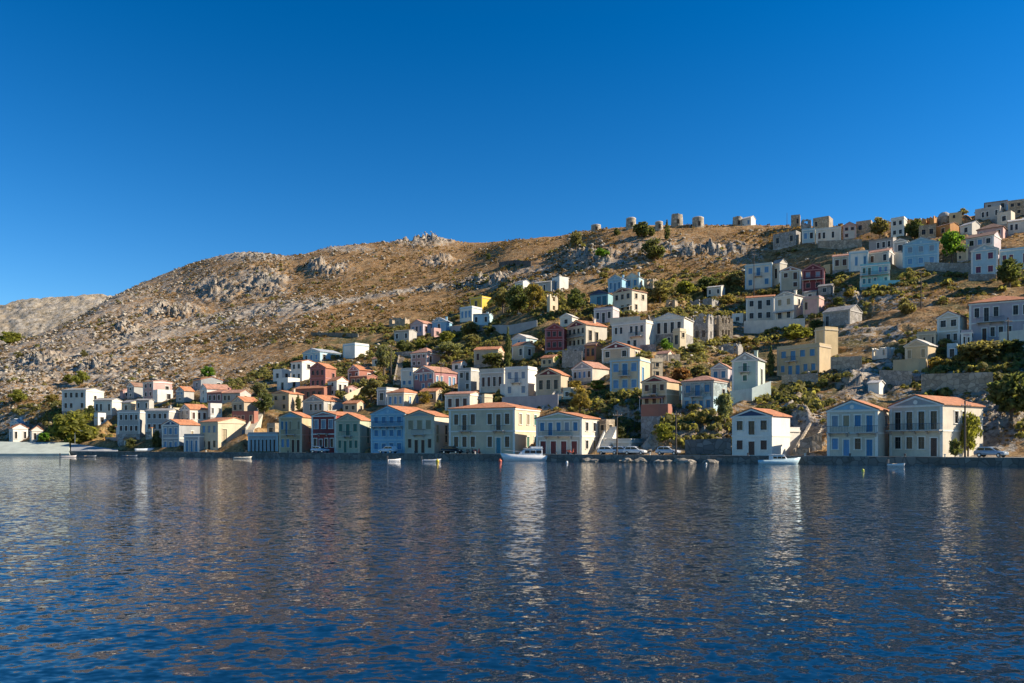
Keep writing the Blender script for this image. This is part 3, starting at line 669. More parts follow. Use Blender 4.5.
# ---- small outbuildings and annexes between the houses
H('little pink-roofed lean-to between the tan quay house and the mansion', 438,446,449.5,419,412.5,411,'s','tan','cream','k','','p',p=14)
H('narrow cream annexe against the end of the blue-corniced house', 649,652,659,378,360.5,359,'f','cream','cream','','k/k','t')
H('small bright blue annexe between the yellow and blue-grey cliff houses', 670,681.5,None,400,388.5,387.5,'f','blue','white','b','','t',depth=4)
H('brick red terrace block under the yellow cliff house', 641,668,None,416,406.5,406,'f','brick','rose','','','t',depth=3)
H('long tan annexe left of the tan-cream gabled house', 917,936,None,348,333,332,'f','tan','cream','.k.k','','t',depth=5,yaw=30)
H('mauve annexe wedged between the tan-cream house and the mansion', 961,972,None,350,332,331,'f','mauve','white','kK','','t',depth=5,yaw=31)
H('ochre terrace block under the ochre cottage', 893,926,None,371,361,360.5,'f','ochre','tan','','','t',depth=4,yaw=31)
H('white hut below the right slope retaining walls', 868,879,883,394,383,380.5,'s','white','white','','','w')
H('grey-roofed stone hut left of the turquoise house slope', 818,831,834,294,285.5,283,'s','#stgrey','grey','k','','g')
H('little grey hut under the maroon house', 804,816,820,300,291.5,289.5,'s','grey','white','k','','g')
H('small yellow hut right of the maroon house', 823.5,830,833,273,265.5,264.5,'f','yellow','cream','','','t')
H('tan lower house under the tan-pink brown-roofed house', 957,968,None,260,246.5,245,'f','tan','cream','kk/k.','','t',depth=5,yaw=30)
H('low grey house left of the mauve gabled house', 394,409,None,341,330.5,329,'s','grey','white','k.k','','g',depth=5,yaw=25)
H('orange-brown roofless ruin high on the left edge of the village', 389,405,410,326,317,None,'r','#sttan','tan','k.','',name='ruined_house',cat='ruin',group='ruined houses')
H('white box house under the grey-fronted white-gabled house', 94,98,103,425,414.5,414,'f','white','white','','k','t')
H('white cottage low on the left slope by the big tree', 116,119,126,435,427,425.5,'s','white','white','','k','p')
H('cream cottage directly above the boat ashore', 148,152,158,438,428,426.5,'s','cream','white','k','k','t')
H('cream-lit box between the grey-blue house and the white-sided house', 169,173,181,421,409.5,409,'f','cream','cream','','.k','t')
H('long pale wall-like house under the pink-sided house', 136,149,153,411,400.5,399,'s','grey','white','k.k','','g')
H('rubble stone hut left of the yellow quay house', 267,275,279,436,425,424,'f','#sttan','tan','k','','t')
H('stone hut behind the white stair house', 599,606,611.5,434,422,421.5,'f','#sttan','tan','k','k','t')
H('grey stone basement house under the cream villa', 567,589,None,356,346.5,346,'f','#stgrey','grey','.k.k','','t',depth=4)
H('crumbling stone shed under the wide olive-green tree', 666,675,678,308,299,None,'r','#sttan','tan','k','',name='ruined_house',cat='ruin',group='ruined houses')
H('pale low house half hidden by shrubs left of the blue-shuttered house', 707,721,725,296,286.5,284.5,'s','offwhite','white','k.k','','w')
H('white lean-to left of the white terrace wall', 732,743,None,323,314.5,314,'f','white','white','k','','t',depth=4)
H('cream sunlit lean-to before the four-window white gabled house', 673,680,685,350,330,328,'f','cream','cream','k','k/.','t')
H('low grey ruin below the sunlit ruin wall', 719,738,743,354,343,None,'r','#stgrey','tan','k..k','',name='ruined_house',cat='ruin',group='ruined houses')
H('tan house with orange roof half behind the pink-roofed cream house', 420,436,444,402,391.5,388,'s','tan','white','kk','k','t')
H('white cottage right of the hipped pink house', 452,461,467,372,362.5,360,'s','white','white','k','k','t')
H('ochre cottage with orange roof under the crimson house', 541,553,560,366,357.5,354.5,'s','ochre','cream','kk','','t')
H('pale cottage with pink roof right of the long grey-white house', 657,668,673,362,353.5,350.5,'s','pale','white','k','','p')
H('cream cottage between the tan gable and the brown-pediment house', 563,571,575,399,389.5,388.5,'f','cream','white','k','','t')
H('small tan cottage behind the green-cream quay house', 343,357,365,412,403.5,400.5,'s','tan','cream','kk','k','t')
H('white cottage with orange roof above the dark red quay house', 313,324,330,424,416.5,413.5,'s','white','white','k','','t',yaw=24)
H('little pale house on the slope right of the white-sided cube', 372,380,385,366,358.5,356.5,'s','pale','white','k','','p')
# ------------------------------------------------------------------ the hillside mesh
xc = np.concatenate([np.arange(-500, -24, 8.), np.arange(-24, 1048, 1.5), np.arange(1048, 1740, 8.)])
tr = np.concatenate([np.arange(-3, 2, 1.), np.arange(2, 150, .6), np.arange(150, 330, 1.1), np.arange(330, 560, 2.), np.arange(560, 1100, 25.)])
NX, NT = len(xc), len(tr)
XX, TT = np.meshgrid(xc, tr, indexing='ij')
Zb_ = base_z(XX, np.maximum(TT, 0))
Zb_ = np.where(TT < 2, np.minimum(Zb_, -2+(TT+3)*.55), Zb_)
UU = (XX-512)/F; YY = D0(UU)+TT; WX = UU*YY; WY = YY
ROWS = YH-F*(Zb_-CAMZ)/YY
ELL = [(215,290,28,16,.9),(262,283,32,16,1),(325,268,30,14,.5),(120,330,40,20,.4),(160,300,60,18,.55),(420,240,34,3.5,1),(245,256,60,6,.8),(30,368,60,14,.8),(90,370,40,12,.6),(340,249,40,4,.7),
 (380,250,40,12,.35),(440,262,25,7,.5),(600,262,55,8,.8),(680,250,70,10,.75),(735,256,50,9,.55),(650,415,50,35,1),(700,432,45,22,1),(605,425,25,25,.9),(715,400,30,25,.7),(805,430,25,30,.9),(800,405,30,20,.6),
 (860,385,30,25,.8),(930,380,90,22,.7),(1010,400,40,50,.9),(985,440,30,30,.8),(890,335,40,12,.6),(885,300,40,12,.5),(850,330,30,10,.5),(700,340,60,20,.5),(720,320,40,12,.5),(760,395,40,14,.5),(900,370,40,20,.7),
 (480,285,40,6,.7),(540,282,60,10,.5),(840,300,30,10,.4),(630,240,40,5,.5),(20,425,30,15,.6),(300,395,60,30,.25),(140,365,60,14,.45),(50,390,40,14,.45)]
BANDS = [([(0,372),(60,358),(110,345),(160,331),(200,322),(260,312),(310,305),(330,303)],8,1.),([(330,303),(400,292),(460,284),(520,272),(600,262)],3.0,.9),([(0,350),(60,330),(110,312),(165,290)],7,.5),
 ([(120,345),(200,330),(300,318)],5,.6)]
ROCK = np.zeros_like(XX)
for cx, cy, rx, ry, s in ELL:
    ROCK = np.maximum(ROCK, s*np.exp(-(((XX-cx)/rx)**2+((ROWS-cy)/ry)**2)*.9))
for pts, hw, s in BANDS:
    yy = np.interp(XX, *zip(*pts)); ROCK = np.maximum(ROCK, s*np.exp(-((ROWS-yy)/hw)**2)*(XX < pts[-1][0])*(XX > pts[0][0]-60))
ROCK *= .82
ROCK = np.maximum(ROCK, .50*sstep(430, 60, XX)*sstep(420, 380, ROWS))           # the left ridge is stonier throughout
GREEN = np.zeros_like(XX)
for cx, cy, rx, ry in [(510,300,45,18),(690,293,55,12),(450,345,60,22),(610,405,35,25),(560,330,60,30),(700,320,50,14),(355,345,40,14),(400,330,30,8),(480,355,60,15),(680,385,60,20),(840,275,40,16),
 (920,350,60,16),(960,360,60,14),(800,330,40,14),(340,385,50,18),(70,425,40,20),(230,405,50,14),(850,305,25,14),(915,280,25,10),(760,380,60,20),(650,425,40,16),(705,432,35,14),(600,432,25,14),(790,400,40,14),(880,378,40,10)]:
    GREEN = np.maximum(GREEN, np.exp(-(((XX-cx)/rx)**2+((ROWS-cy)/ry)**2)*.9))
wx, wy = WX, WY
vil = sstep(0, 25, ROWS-np.interp(XX, [0,200,320,420,520,600,740,1024], [392,378,335,318,285,272,245,225]))
GREEN = np.maximum(GREEN, .75*vil*sstep(.46, .62, fbm(wx/11, wy/11, 3, 131)))
n1 = fbm(wx/9, wy/9, 4, 3); n2 = fbm(wx/2.6, wy/2.6, 4, 9); n3 = fbm(wx/30, wy/30, 3, 21)
ridged = 1-np.abs(2*fbm(wx/4.5, wy/4.5, 4, 31)-1)
step_ = fbm(wx/14+n1*.6, WY/5, 3, 41)
rk = ROCK*sstep(.30, .62, n1*.5+n2*.5+ROCK*.18)
amp = sstep(6, 16, TT)
CRAG = np.zeros_like(XX)
for cx, cy, rx, ry in [(215,290,26,10),(262,282,28,13),(325,268,20,7),(125,330,14,7),(95,366,22,6),(420,241,34,4.5),(440,262,18,5),(45,364,30,6),(600,258,45,6),(700,250,55,6),(170,312,30,7),(650,425,45,25),(705,430,35,20),(805,420,25,30),(1005,400,30,30),(860,385,22,14),(490,283,30,4),(845,302,25,8),(900,335,30,8)]:
    CRAG = np.maximum(CRAG, np.exp(-(((XX-cx)/rx)**2+((ROWS-cy)/ry)**2)))
CRAG *= sstep(.35, .6, fbm(wx/6, wy/6, 3, 61))
hf = 1-np.abs(2*fbm(wx/2.2, wy/2.2, 4, 71)-1)
rk = np.maximum(rk, CRAG); rk = np.maximum(rk, np.exp(-(((XX-425)/30)**2+((ROWS-242)/5)**2))); rk = np.maximum(rk, .8*np.exp(-(((XX-245)/50)**2+((ROWS-256)/6)**2)))
dz = amp*(.34*np.sin(Zb_*2.1+9*n3+3*n1)*sstep(.4, .6, n3)+CRAG*(hf-.62)*9*np.clip(YY/260, .4, 1.6)+(n1-.5)*1.6+(n2-.5)*.55+rk*((ridged-.55)*2.2+(fbm(wx/1.5, wy/1.5, 3, 51)-.5)*1.7)*np.clip(YY/220, .55, 1.3))
Zf = Zb_+dz
for cx, cy, ct, st, L, S, z in PADS:                                               # level a terrace for every house
    rad = math.hypot(L, S)/2+7
    mx = cx+math.sin(math.atan2(st, ct))*S/2; my = cy+math.cos(math.atan2(st, ct))*S/2
    I = np.nonzero((np.abs(WX-mx) < rad) & (np.abs(WY-my) < rad))
    if not len(I[0]): continue
    px = WX[I]-cx; py = WY[I]-cy
    lx = px*ct-py*st; ly = px*st+py*ct
    d = np.maximum(np.maximum(np.abs(lx)-L/2, np.maximum(-ly, ly-S)), 0)
    cap = z-.06+np.maximum(0, d-.9)*1.5
    Zf[I] = np.minimum(Zf[I], cap)
V = np.stack([WX, WY, Zf], -1).reshape(-1, 3)
idx = np.arange(NX*NT).reshape(NX, NT)
Fq = np.stack([idx[:-1, :-1], idx[1:, :-1], idx[1:, 1:], idx[:-1, 1:]], -1).reshape(-1, 4)
me = np_mesh('hillside', V, Fq)
for nm, arr in (('rock', rk), ('green', GREEN)):
    a = me.attributes.new(nm, 'FLOAT', 'POINT'); a.data.foreach_set('value', arr.ravel().astype(np.float32))
m = bpy.data.materials.new('dry_hillside'); n, b, L_ = nodes(m); p = geo_pos(n)
ra = N(n, 'ShaderNodeAttribute', attribute_name='rock').outputs['Fac']; ga = N(n, 'ShaderNodeAttribute', attribute_name='green').outputs['Fac']
nA = noise(n, p, .09, 5, .6); nB = noise(n, p, .42, 5, .65); nC = noise(n, p, 1.3, 4, .6); nD = noise(n, p, .2, 5, .7)
col = mixc(n, ramp(n, nA, .35, .65), GRASS_A, GRASS_B)
col = mixc(n, ramp(n, nB, .42, .62), col, GRASS_C)
col = mixc(n, ramp(n, nC, .49, .63, 0, .85), col, (.115, .075, .035))
gg = n.nodes.new('ShaderNodeMath'); gg.operation = 'MULTIPLY'; L_.new(ga, gg.inputs[0]); L_.new(ramp(n, nD, .38, .55), gg.inputs[1])
col = mixc(n, gg.outputs[0], col, mixc(n, ramp(n, nC, .4, .65), (.10, .105, .04), (.045, .055, .02)))
v = N(n, 'ShaderNodeTexVoronoi', Scale=.55); v.inputs['Randomness'].default_value = 1; L_.new(p, v.inputs['Vector'])
peb = n.nodes.new('ShaderNodeMath'); peb.operation = 'ADD'; L_.new(noise(n, p, .8, 5, .7), peb.inputs[0])
rs = n.nodes.new('ShaderNodeMath'); rs.operation = 'MULTIPLY'; rs.inputs[1].default_value = .42; L_.new(ra, rs.inputs[0]); L_.new(rs.outputs[0], peb.inputs[1])
rockc = mixc(n, ramp(n, nB, .35, .7), (.47, .42, .34), (.33, .285, .225))
rockc = mixc(n, ramp(n, nC, .46, .66, 0, .85), rockc, (.13, .105, .08)); rockc = mixc(n, ramp(n, nA, .45, .6, 0, .5), rockc, (.24, .16, .09))
col = mixc(n, ramp(n, peb.outputs[0], .60, .68), col, rockc)
L_.new(col, b.inputs['Base Color']); b.inputs['Roughness'].default_value = .95; b.inputs['Specular IOR Level'].default_value = .15
bump(n, b, noise(n, p, 1.1, 5, .7), .9, .55)
me.materials.append(m); tag(link('hillside', me), kind='structure')
def ground(x, t):
    """height of the finished hillside mesh at bearing x, t metres inland"""
    i = np.clip(np.searchsorted(xc, x), 1, NX-1); j = np.clip(np.searchsorted(tr, t), 1, NT-1)
    i = np.where(np.abs(xc[i-1]-x) < np.abs(xc[i]-x), i-1, i); j = np.where(np.abs(tr[j-1]-t) < np.abs(tr[j]-t), j-1, j)
    return Zf[i, j]
def inpad(X, Y, mg=.6):
    bad = np.zeros(len(X), bool)
    for cx, cy, ct, st, L, S, z in PADS:
        px = X-cx; py = Y-cy; lx = px*ct-py*st; ly = px*st+py*ct
        bad |= (np.abs(lx) < L/2+mg) & (ly > -mg-1.2) & (ly < S+mg)
    return bad
# the paler ridge far behind on the left
fx = np.arange(-700, 330, 2.5); ft = np.concatenate([np.arange(0, 260, 2.5), np.arange(260, 700, 20.)])
tgt = np.interp(fx, [-700,-300,-100,0,40,90,115,150,200,330], [345,330,313,305,300,295.5,296,302,320,350])
FX, FT = np.meshgrid(fx, ft, indexing='ij'); fu = (FX-512)/F; fY = 620+FT
ztop = CAMZ+(620+250)*(YH-tgt)/F
fz = ztop[:, None]*np.where(FT < 250, (FT/250)**.8, np.maximum(0, 1-((FT-250)/450)**1.5))+np.where(FT > 5, 1, 0)*((fbm(fu*fY/26, fY/26, 5, 77)-.5)*9+(1-np.abs(2*fbm(fu*fY/9, fY/9, 4, 78)-1)-.6)*4.5)
V = np.stack([fu*fY, fY, fz], -1).reshape(-1, 3); idx = np.arange(FX.size).reshape(FX.shape)
me = np_mesh('far_ridge', V, np.stack([idx[:-1, :-1], idx[1:, :-1], idx[1:, 1:], idx[:-1, 1:]], -1).reshape(-1, 4))
m2 = bpy.data.materials.new('far_ridge_ground'); n, b, L_ = nodes(m2); p = geo_pos(n)
c = mixc(n, ramp(n, noise(n, p, .12, 6, .75), .4, .62), (.35, .28, .185), (.45, .40, .32)); c = mixc(n, ramp(n, noise(n, p, .22, 5, .7), .50, .62, 0, .9), c, (.15, .12, .07))
L_.new(c, b.inputs['Base Color']); b.inputs['Roughness'].default_value = .95; bump(n, b, noise(n, p, .25, 5, .7), .8, 2.)
me.materials.append(m2); tag(link('hill', me), kind='structure')

# loose stones and low dry scrub, uncountable
def scatter(k, xr, tr_, seed, weight):
    g = np.random.default_rng(seed); X = g.uniform(*xr, k*3); T = g.uniform(*tr_, k*3)**1.0
    i = np.clip(np.searchsorted(xc, X), 0, NX-1); j = np.clip(np.searchsorted(tr, T), 0, NT-1)
    wgt = weight(ROCK[i, j], GREEN[i, j], ROWS[i, j], X)
    ok = g.random(len(X)) < wgt*sstep(.36, .62, fbm(WX[i, j]/13, WY[i, j]/13, 3, 91))*1.5; X, T, i, j = X[ok][:k], T[ok][:k], i[ok][:k], j[ok][:k]
    x, y = world(X, T); z = Zf[i, j]; ok = ~inpad(x, y)
    return x[ok], y[ok], z[ok], X[ok], ROWS[i, j][ok]
ico_v = []; 
import bmesh
bm = bmesh.new(); bmesh.ops.create_icosphere(bm, subdivisions=1, radius=1); IV = np.array([q.co[:] for q in bm.verts]); IF = np.array([[q.index for q in f.verts] for f in bm.faces]); bm.free()
def blobs(x, y, z, size, flat, seed, jit=.35):
    g = np.random.default_rng(seed); k = len(x)
    P = IV[None]*(1+g.uniform(-jit, jit, (k, len(IV), 1)))
    s = size[:, None, None]*np.stack([g.uniform(.7, 1.3, k), g.uniform(.7, 1.3, k), flat*g.uniform(.7, 1.2, k)], -1)[:, None, :]
    P = P*s; a = g.uniform(0, 6.28, k)[:, None]
    Q = np.stack([P[..., 0]*np.cos(a)-P[..., 1]*np.sin(a), P[..., 0]*np.sin(a)+P[..., 1]*np.cos(a), P[..., 2]], -1)+np.stack([x, y, z], -1)[:, None]
    return Q.reshape(-1, 3), (IF[None]+np.arange(k)[:, None, None]*len(IV)).reshape(-1, 3)
x, y, z, px, rw = scatter(26000, (-30, 1050), (14, 430), 5, lambda r, g, w, X: .06+.42*r+.14*sstep(450, 50, X))
g = np.random.default_rng(8); size = (.16+.50*g.random(len(x))**3)*np.clip(y/200, .6, 1.7)
me = np_mesh('stones', *blobs(x, y, z+size*.1, size, .65, 3), smooth=False); me.materials.append(stone((.43, .385, .31), .9, 'limestone')); tag(link('hillside_stones', me), kind='stuff')
def tufts(x, y, z, size, per, seed, tall):
    g = np.random.default_rng(seed); k = len(x); n_ = k*per
    d = g.normal(size=(n_, 3)); d /= np.linalg.norm(d, axis=1)[:, None]; d[:, 2] = np.abs(d[:, 2])
    s = np.repeat(size, per)[:, None]; c = np.stack([np.repeat(x, per), np.repeat(y, per), np.repeat(z, per)], -1)
    c = c+d*s*np.array([1, 1, tall])*g.uniform(.55, 1, (n_, 1))
    a = g.normal(size=(n_, 3)); a -= d*(a*d).sum(1)[:, None]*.6; a /= np.linalg.norm(a, axis=1)[:, None]; b_ = np.cross(a, d); b_ /= np.linalg.norm(b_, axis=1)[:, None]+1e-6
    r = s*g.uniform(.28, .5, (n_, 1))
    P = np.stack([c+a*r, c+b_*r*.8, c-a*r, c-b_*r*.8], 1)
    return P.reshape(-1, 3), np.arange(n_*4).reshape(-1, 4)
x, y, z, px, rw = scatter(34000, (-30, 1050), (12, 420), 15, lambda r, g, w, X: .35+.5*g)
g = np.random.default_rng(9); size = (.25+.55*g.random(len(x))**2)*np.clip(y/220, .7, 1.5)
me = np_mesh('scrub', *tufts(x, y, z, size, 8, 4, .8), smooth=False); me.materials.append(leaf((.13, .088, .035))); tag(link('dry_scrub', me), kind='stuff')
x, y, z, px, rw = scatter(15000, (-10, 1050), (12, 330), 25, lambda r, g, w, X: np.where(g > .3, g*1.0, .03)*(w > 250))
g = np.random.default_rng(10); size = .45+1.0*g.random(len(x))**2
me = np_mesh('scrub', *tufts(x, y, z, size, 26, 6, .9), smooth=False); me.materials.append(leaf((.18, .18, .065))); tag(link('green_scrub', me), kind='stuff')

# ------------------------------------------------------------------ water
w_ = MB(); w_.poly([(-6000, -400, 0), (6000, -400, 0), (6000, 9000, 0), (-6000, 9000, 0)])
m = bpy.data.materials.new('harbour_water'); n, b, L_ = nodes(m); p = geo_pos(n)
b.inputs['Base Color'].default_value = WATER_COL; b.inputs['Roughness'].default_value = .03; b.inputs['IOR'].default_value = 1.333; b.inputs['Specular IOR Level'].default_value = .42
acc = None
for i, (sc_, am) in enumerate(SLOPES):
    mp = N(n, 'ShaderNodeMapping'); mp.inputs['Scale'].default_value = (.8, 1.15, 1); mp.inputs['Rotation'].default_value = (0, 0, (.3, -.2, .15, -.35)[i]); mp.inputs['Location'].default_value = (13*i, 7*i, 0); L_.new(p, mp.inputs[0])
    tx = N(n, 'ShaderNodeTexNoise', Scale=sc_, Detail=1.5, Roughness=.5); L_.new(mp.outputs[0], tx.inputs['Vector'])
    sb = n.nodes.new('ShaderNodeVectorMath'); sb.operation = 'SUBTRACT'; sb.inputs[1].default_value = (.5, .5, .5); L_.new(tx.outputs['Color'], sb.inputs[0])
    ml = n.nodes.new('ShaderNodeVectorMath'); ml.operation = 'MULTIPLY'; ml.inputs[1].default_value = (am*.8, am, 0); L_.new(sb.outputs[0], ml.inputs[0])
    if acc is None: acc = ml.outputs[0]
    else:
        ad = n.nodes.new('ShaderNodeVectorMath'); ad.operation = 'ADD'; L_.new(acc, ad.inputs[0]); L_.new(ml.outputs[0], ad.inputs[1]); acc = ad.outputs[0]
# patches of breeze and calm
wp = noise(n, p, .035, 2); sc2 = n.nodes.new('ShaderNodeVectorMath'); sc2.operation = 'SCALE'; L_.new(acc, sc2.inputs[0]); L_.new(ramp(n, wp, .35, .65, .7, 1.25), sc2.inputs['Scale'])
ad = n.nodes.new('ShaderNodeVectorMath'); ad.operation = 'ADD'; ad.inputs[1].default_value = (0, 0, 1); L_.new(sc2.outputs[0], ad.inputs[0])
nm = n.nodes.new('ShaderNodeVectorMath'); nm.operation = 'NORMALIZE'; L_.new(ad.outputs[0], nm.inputs[0]); L_.new(nm.outputs[0], b.inputs['Normal'])
tag(w_.build('water', m), kind='structure')

# ------------------------------------------------------------------ quay
def qline(p, x0=-460, x1=1300, k=60):
    out = []
    for i in range(k+1):
        x = x0+(x1-x0)*i/k; X, Y, _, _ = quay_pt(x, p); out.append((X, Y))
    return out
q = MB(); a = qline(0); b_ = qline(.45); c_ = qline(9.5)
for i in range(len(a)-1):
    f = lambda P, z: (*P, z)
    q.poly([f(a[i], -2), f(a[i+1], -2), f(a[i+1], 1.16), f(a[i], 1.16)], 1)
    q.poly([f(a[i], 1.16), f(a[i+1], 1.16), f(b_[i+1], 1.16), f(b_[i], 1.16)], 2)
    q.poly([f(b_[i], 1.16), f(b_[i+1], 1.16), f(b_[i+1], 1.08), f(b_[i], 1.08)], 2)
    q.poly([f(b_[i], 1.08), f(b_[i+1], 1.08), f(c_[i+1], 1.10), f(c_[i], 1.10)], 0)
tag(q.build('quay', [paint((.27, .255, .23), .9, 0, 'worn_concrete'), stone((.20, .185, .16), 1.0, 'quay_blocks'), paint((.52, .49, .43), .9, 0, 'kerb_stone')]), kind='structure')
# ------------------------------------------------------------------ trees and shrubs
def crown(kind, seed):
    """leaf clumps through a crown one metre wide and one metre high, its foot at the origin"""
    g = np.random.default_rng(seed)
    if kind == 'cypress':
        k = 46; h = g.uniform(.04, .97, k); r = .40*np.sin(np.clip(h*1.05+.06, 0, 1)*math.pi)**.7; a = g.uniform(0, 6.28, k)
        cen = np.stack([np.cos(a)*r*.45, np.sin(a)*r*.45, h], -1); rad = np.stack([.5*r+.07, .5*r+.07, .06+0*r], -1); per = 42; ls = .045
    else:
        k = {'tree': 38, 'bush': 28, 'olive': 40}[kind]
        d = g.normal(size=(k, 3)); d /= np.linalg.norm(d, axis=1)[:, None]; q = g.uniform(.15, 1, (k, 1))**.5
        cen = d*q*np.array([.36, .36, .34])
        zc = {'tree': .54, 'bush': .42, 'olive': .55}[kind]
        cen[:, 2] += zc; cen[:, 2] = np.maximum(cen[:, 2], {'tree': .18, 'bush': .06, 'olive': .22}[kind])
        r = g.uniform(.07, .2, k) if kind != 'olive' else g.uniform(.06, .15, k)
        rad = np.stack([r, r, r*.75], -1); per = 60; ls = .05 if kind != 'olive' else .038
    n_ = k*per; d = g.normal(size=(n_, 3)); d /= np.linalg.norm(d, axis=1)[:, None]
    c = np.repeat(cen, per, 0)+d*np.repeat(rad, per, 0)*g.uniform(.5, 1.08, (n_, 1))
    a = g.normal(size=(n_, 3)); a /= np.linalg.norm(a, axis=1)[:, None]; b_ = np.cross(a, d); b_ /= np.linalg.norm(b_, axis=1)[:, None]+1e-6
    s = ls*g.uniform(.6, 1.5, (n_, 1)); P = np.stack([c+a*s, c+b_*s*.55, c-a*s, c-b_*s*.55], 1).reshape(-1, 3)
    return P, np.arange(n_*4).reshape(-1, 4), cen
CROWNS = {}
GREENS = dict(b=(.19, .21, .045), o=(.19, .185, .085), d=(.105, .13, .05), y=(.24, .20, .06), g=(.11, .22, .03), p=(.21, .23, .12), r=(.20, .11, .055))
def crown_me(kind, var, tint):
    key = (kind, var, tint)
    if key not in CROWNS:
        P, Q, cen = crown(kind, 100*var+len(kind)); me = np_mesh('crown', P, Q, smooth=False); me.materials.append(leaf(GREENS[tint]))
        b = MB(); tw = .035
        top = .95 if kind == 'cypress' else .55
        b.tube([(0, 0, -.25), (0, 0, 0), (.02, -.01, top*.5), (.0, .01, top)], [tw*1.3, tw, tw*.8, tw*.35], 7)
        if kind != 'cypress':
            for c in cen[::max(1, len(cen)//6)][:6]:
                b.tube([(.01, 0, top*.35), tuple(c*.6+np.array([0, 0, .1])), tuple(c)], [tw*.6, tw*.4, tw*.15], 5)
        CROWNS[key] = (me, b.mesh('trunk', paint((.12, .09, .065), .95, 0, 'bark')))
    return CROWNS[key]
TN = [0]
def tree(x, yb, wpx, hpx, kind, tint, label, group=None, p=None):
    X, Y, Z, t = locate(x, yb) if p is None else quay_pt(x, p)
    TN[0] += 1; r = random.Random(TN[0])
    k = {'c': 'cypress', 't': 'tree', 'b': 'bush', 'o': 'olive'}[kind]; var = r.randrange(3)
    w_, h_ = wpx*Y/F, hpx*Y/F
    if k != 'cypress': w_ *= 1.12; h_ *= 1.1
    name = {'cypress': 'cypress_tree', 'tree': 'tree', 'bush': 'shrub', 'olive': 'olive_tree'}[k]
    zg = float(ground(x, t)) if p is None else Z
    o = thing(name, label, 'shrub' if k == 'bush' else 'tree', (X, Y, zg-.1), r.uniform(0, 6.28), group or ('shrubs on the hillside' if k == 'bush' else 'trees among the houses'))
    me, tk = crown_me(k, var, tint); c = link('crown', me, o); c.scale = (w_, w_, h_); c = link('stem' if k == 'bush' else 'trunk', tk, o); c.scale = (w_*1.0, w_*1.0, h_)
    return o
T = tree
T(77,449,50,37,'t','b','big spreading olive-green tree behind the left slipway',p=9)
T(80,386,17,16,'b','b','bright round bush on the bare slope above the far left house')
T(69,385,11,11,'b','b','smaller bright bush left of the round bush on the bare slope')
T(18,403,19,15,'b','b','green bush near the left edge above the blue gabled house')
T(53,403,17,11,'b','y','yellow-green low bush left of the far left cream house')
T(10,345,24,15,'b','b','large bush on the rocky shoulder at the left edge')
T(18,363,10,9,'b','o','small bush just below the large left edge bush')
T(84,357,9,9,'b','o','lone small bush high on the left rocky slope')
T(209,377,17,13,'b','g','vivid green bush above the topmost left house')
T(45,442,13,12,'b','g','green garden shrub right of the left orange-roofed annexe')
T(90,421,14,14,'t','d','dark tree between the far left house and the big tree')
T(115,420,15,11,'b','d','dark shrub below the grey-fronted white-gabled house')
T(131,448,13,13,'b','d','dark shrub before the little cream house at the left quay')
T(157,441,9,19,'t','d','slim dark tree left of the leftmost blue-shuttered quay house')
T(264,415,20,22,'t','d','dark tree under the cream house of the left slope')
T(262,394,23,15,'b','p','pale olive bush above the dark brown terrace house')
T(298,409,8,15,'c','d','small dark cypress beside the yellow-sided house')
T(345,392,14,8,'b','o','little olive bush above the pale stairway wall')
T(371,402,27,22,'t','o','dense tree filling the gap left of the hipped cream house')
T(384,376,24,32,'o','p','tall thin grey-leaved tree under the white-sided cube house')
T(330,349,20,10,'b','o','shrub on the terrace left of the white-sided cube house')
T(441,397,26,21,'t','o','olive-green tree between the pink-sided house and the pink-roofed house')
T(424,405,17,15,'b','y','yellow-green bush right of the hipped cream house')
T(449,360,32,18,'o','p','wide silvery olive tree right of the hipped pink house')
T(472,348,22,14,'o','o','olive tree on the terrace left of the tan orange-roofed house')
T(508,368,9,42,'c','d','tall dark cypress in the village centre')
T(493,367,26,15,'t','d','dark tree in front of the tan orange-roofed house')
T(555,363,15,14,'b','g','bright green bush under the crimson house')
T(576,391,16,11,'b','y','yellow-green vine hedge below the cream brown-pediment house')
T(597,391,20,12,'b','b','green vine hedge left of the blue-corniced house')
T(580,416,28,28,'o','y','tall yellow-olive tree behind the red-door quay house')
T(613,420,36,32,'t','d','big dark tree under the blue-corniced house')
T(665,448,21,22,'t','b','green tree at the foot of the cliff behind parked cars')
T(700,428,15,18,'o','y','brownish olive tree under the blue-grey stone house')
T(725,426,21,30,'t','p','pale green climbing tree at the corner of the blue-grey stone house')
T(680,379,24,16,'b','r','rusty brown bush above the yellow maroon-pediment house')
T(698,375,16,12,'b','o','olive bush right of the rusty brown bush')
T(503,313,24,26,'o','o','olive tree left of the upper dark bushes group')
T(518,314,24,28,'t','d','dark middle tree under the tiny white blue-front cottage')
T(534,312,24,26,'o','y','yellowish olive tree left of the sunlit cream ruin')
T(576,313,24,23,'t','d','round dark tree between the cream ruin and teal balcony house')
T(604,279,12,8,'b','o','small bush left of the bright blue gabled house')
T(654,261,24,22,'t','d','large round dark tree alone on the scree')
T(642,239,19,17,'t','d','dark round tree on the skyline among the windmills')
T(667,240,8,20,'c','d','narrow dark tree on the skyline between two windmills')
T(617,234,8,9,'b','d','small dark bush on the skyline left of the tallest windmill')
T(651,238,9,12,'b','d','small dark bush right of the round skyline tree')
T(576,259,14,23,'o','o','thin tree alone high on the brown slope')
T(601,264,19,9,'b','g','flat bright green bush on the scree')
T(488,260,7,8,'b','d','tiny dark bush on the brown upper slope')
T(660,303,30,22,'t','o','wide olive-green tree right of the big cream red-pediment house')
T(684,294,24,16,'b','b','green bush above the collapsed stone barn')
T(706,288,24,18,'t','d','dark tree left of the white-grey blue-shuttered house')
T(733,288,22,15,'b','o','olive shrub touching the blue-shuttered house by the pole')
T(727,303,16,12,'b','y','yellowish shrub left of the long veranda house')
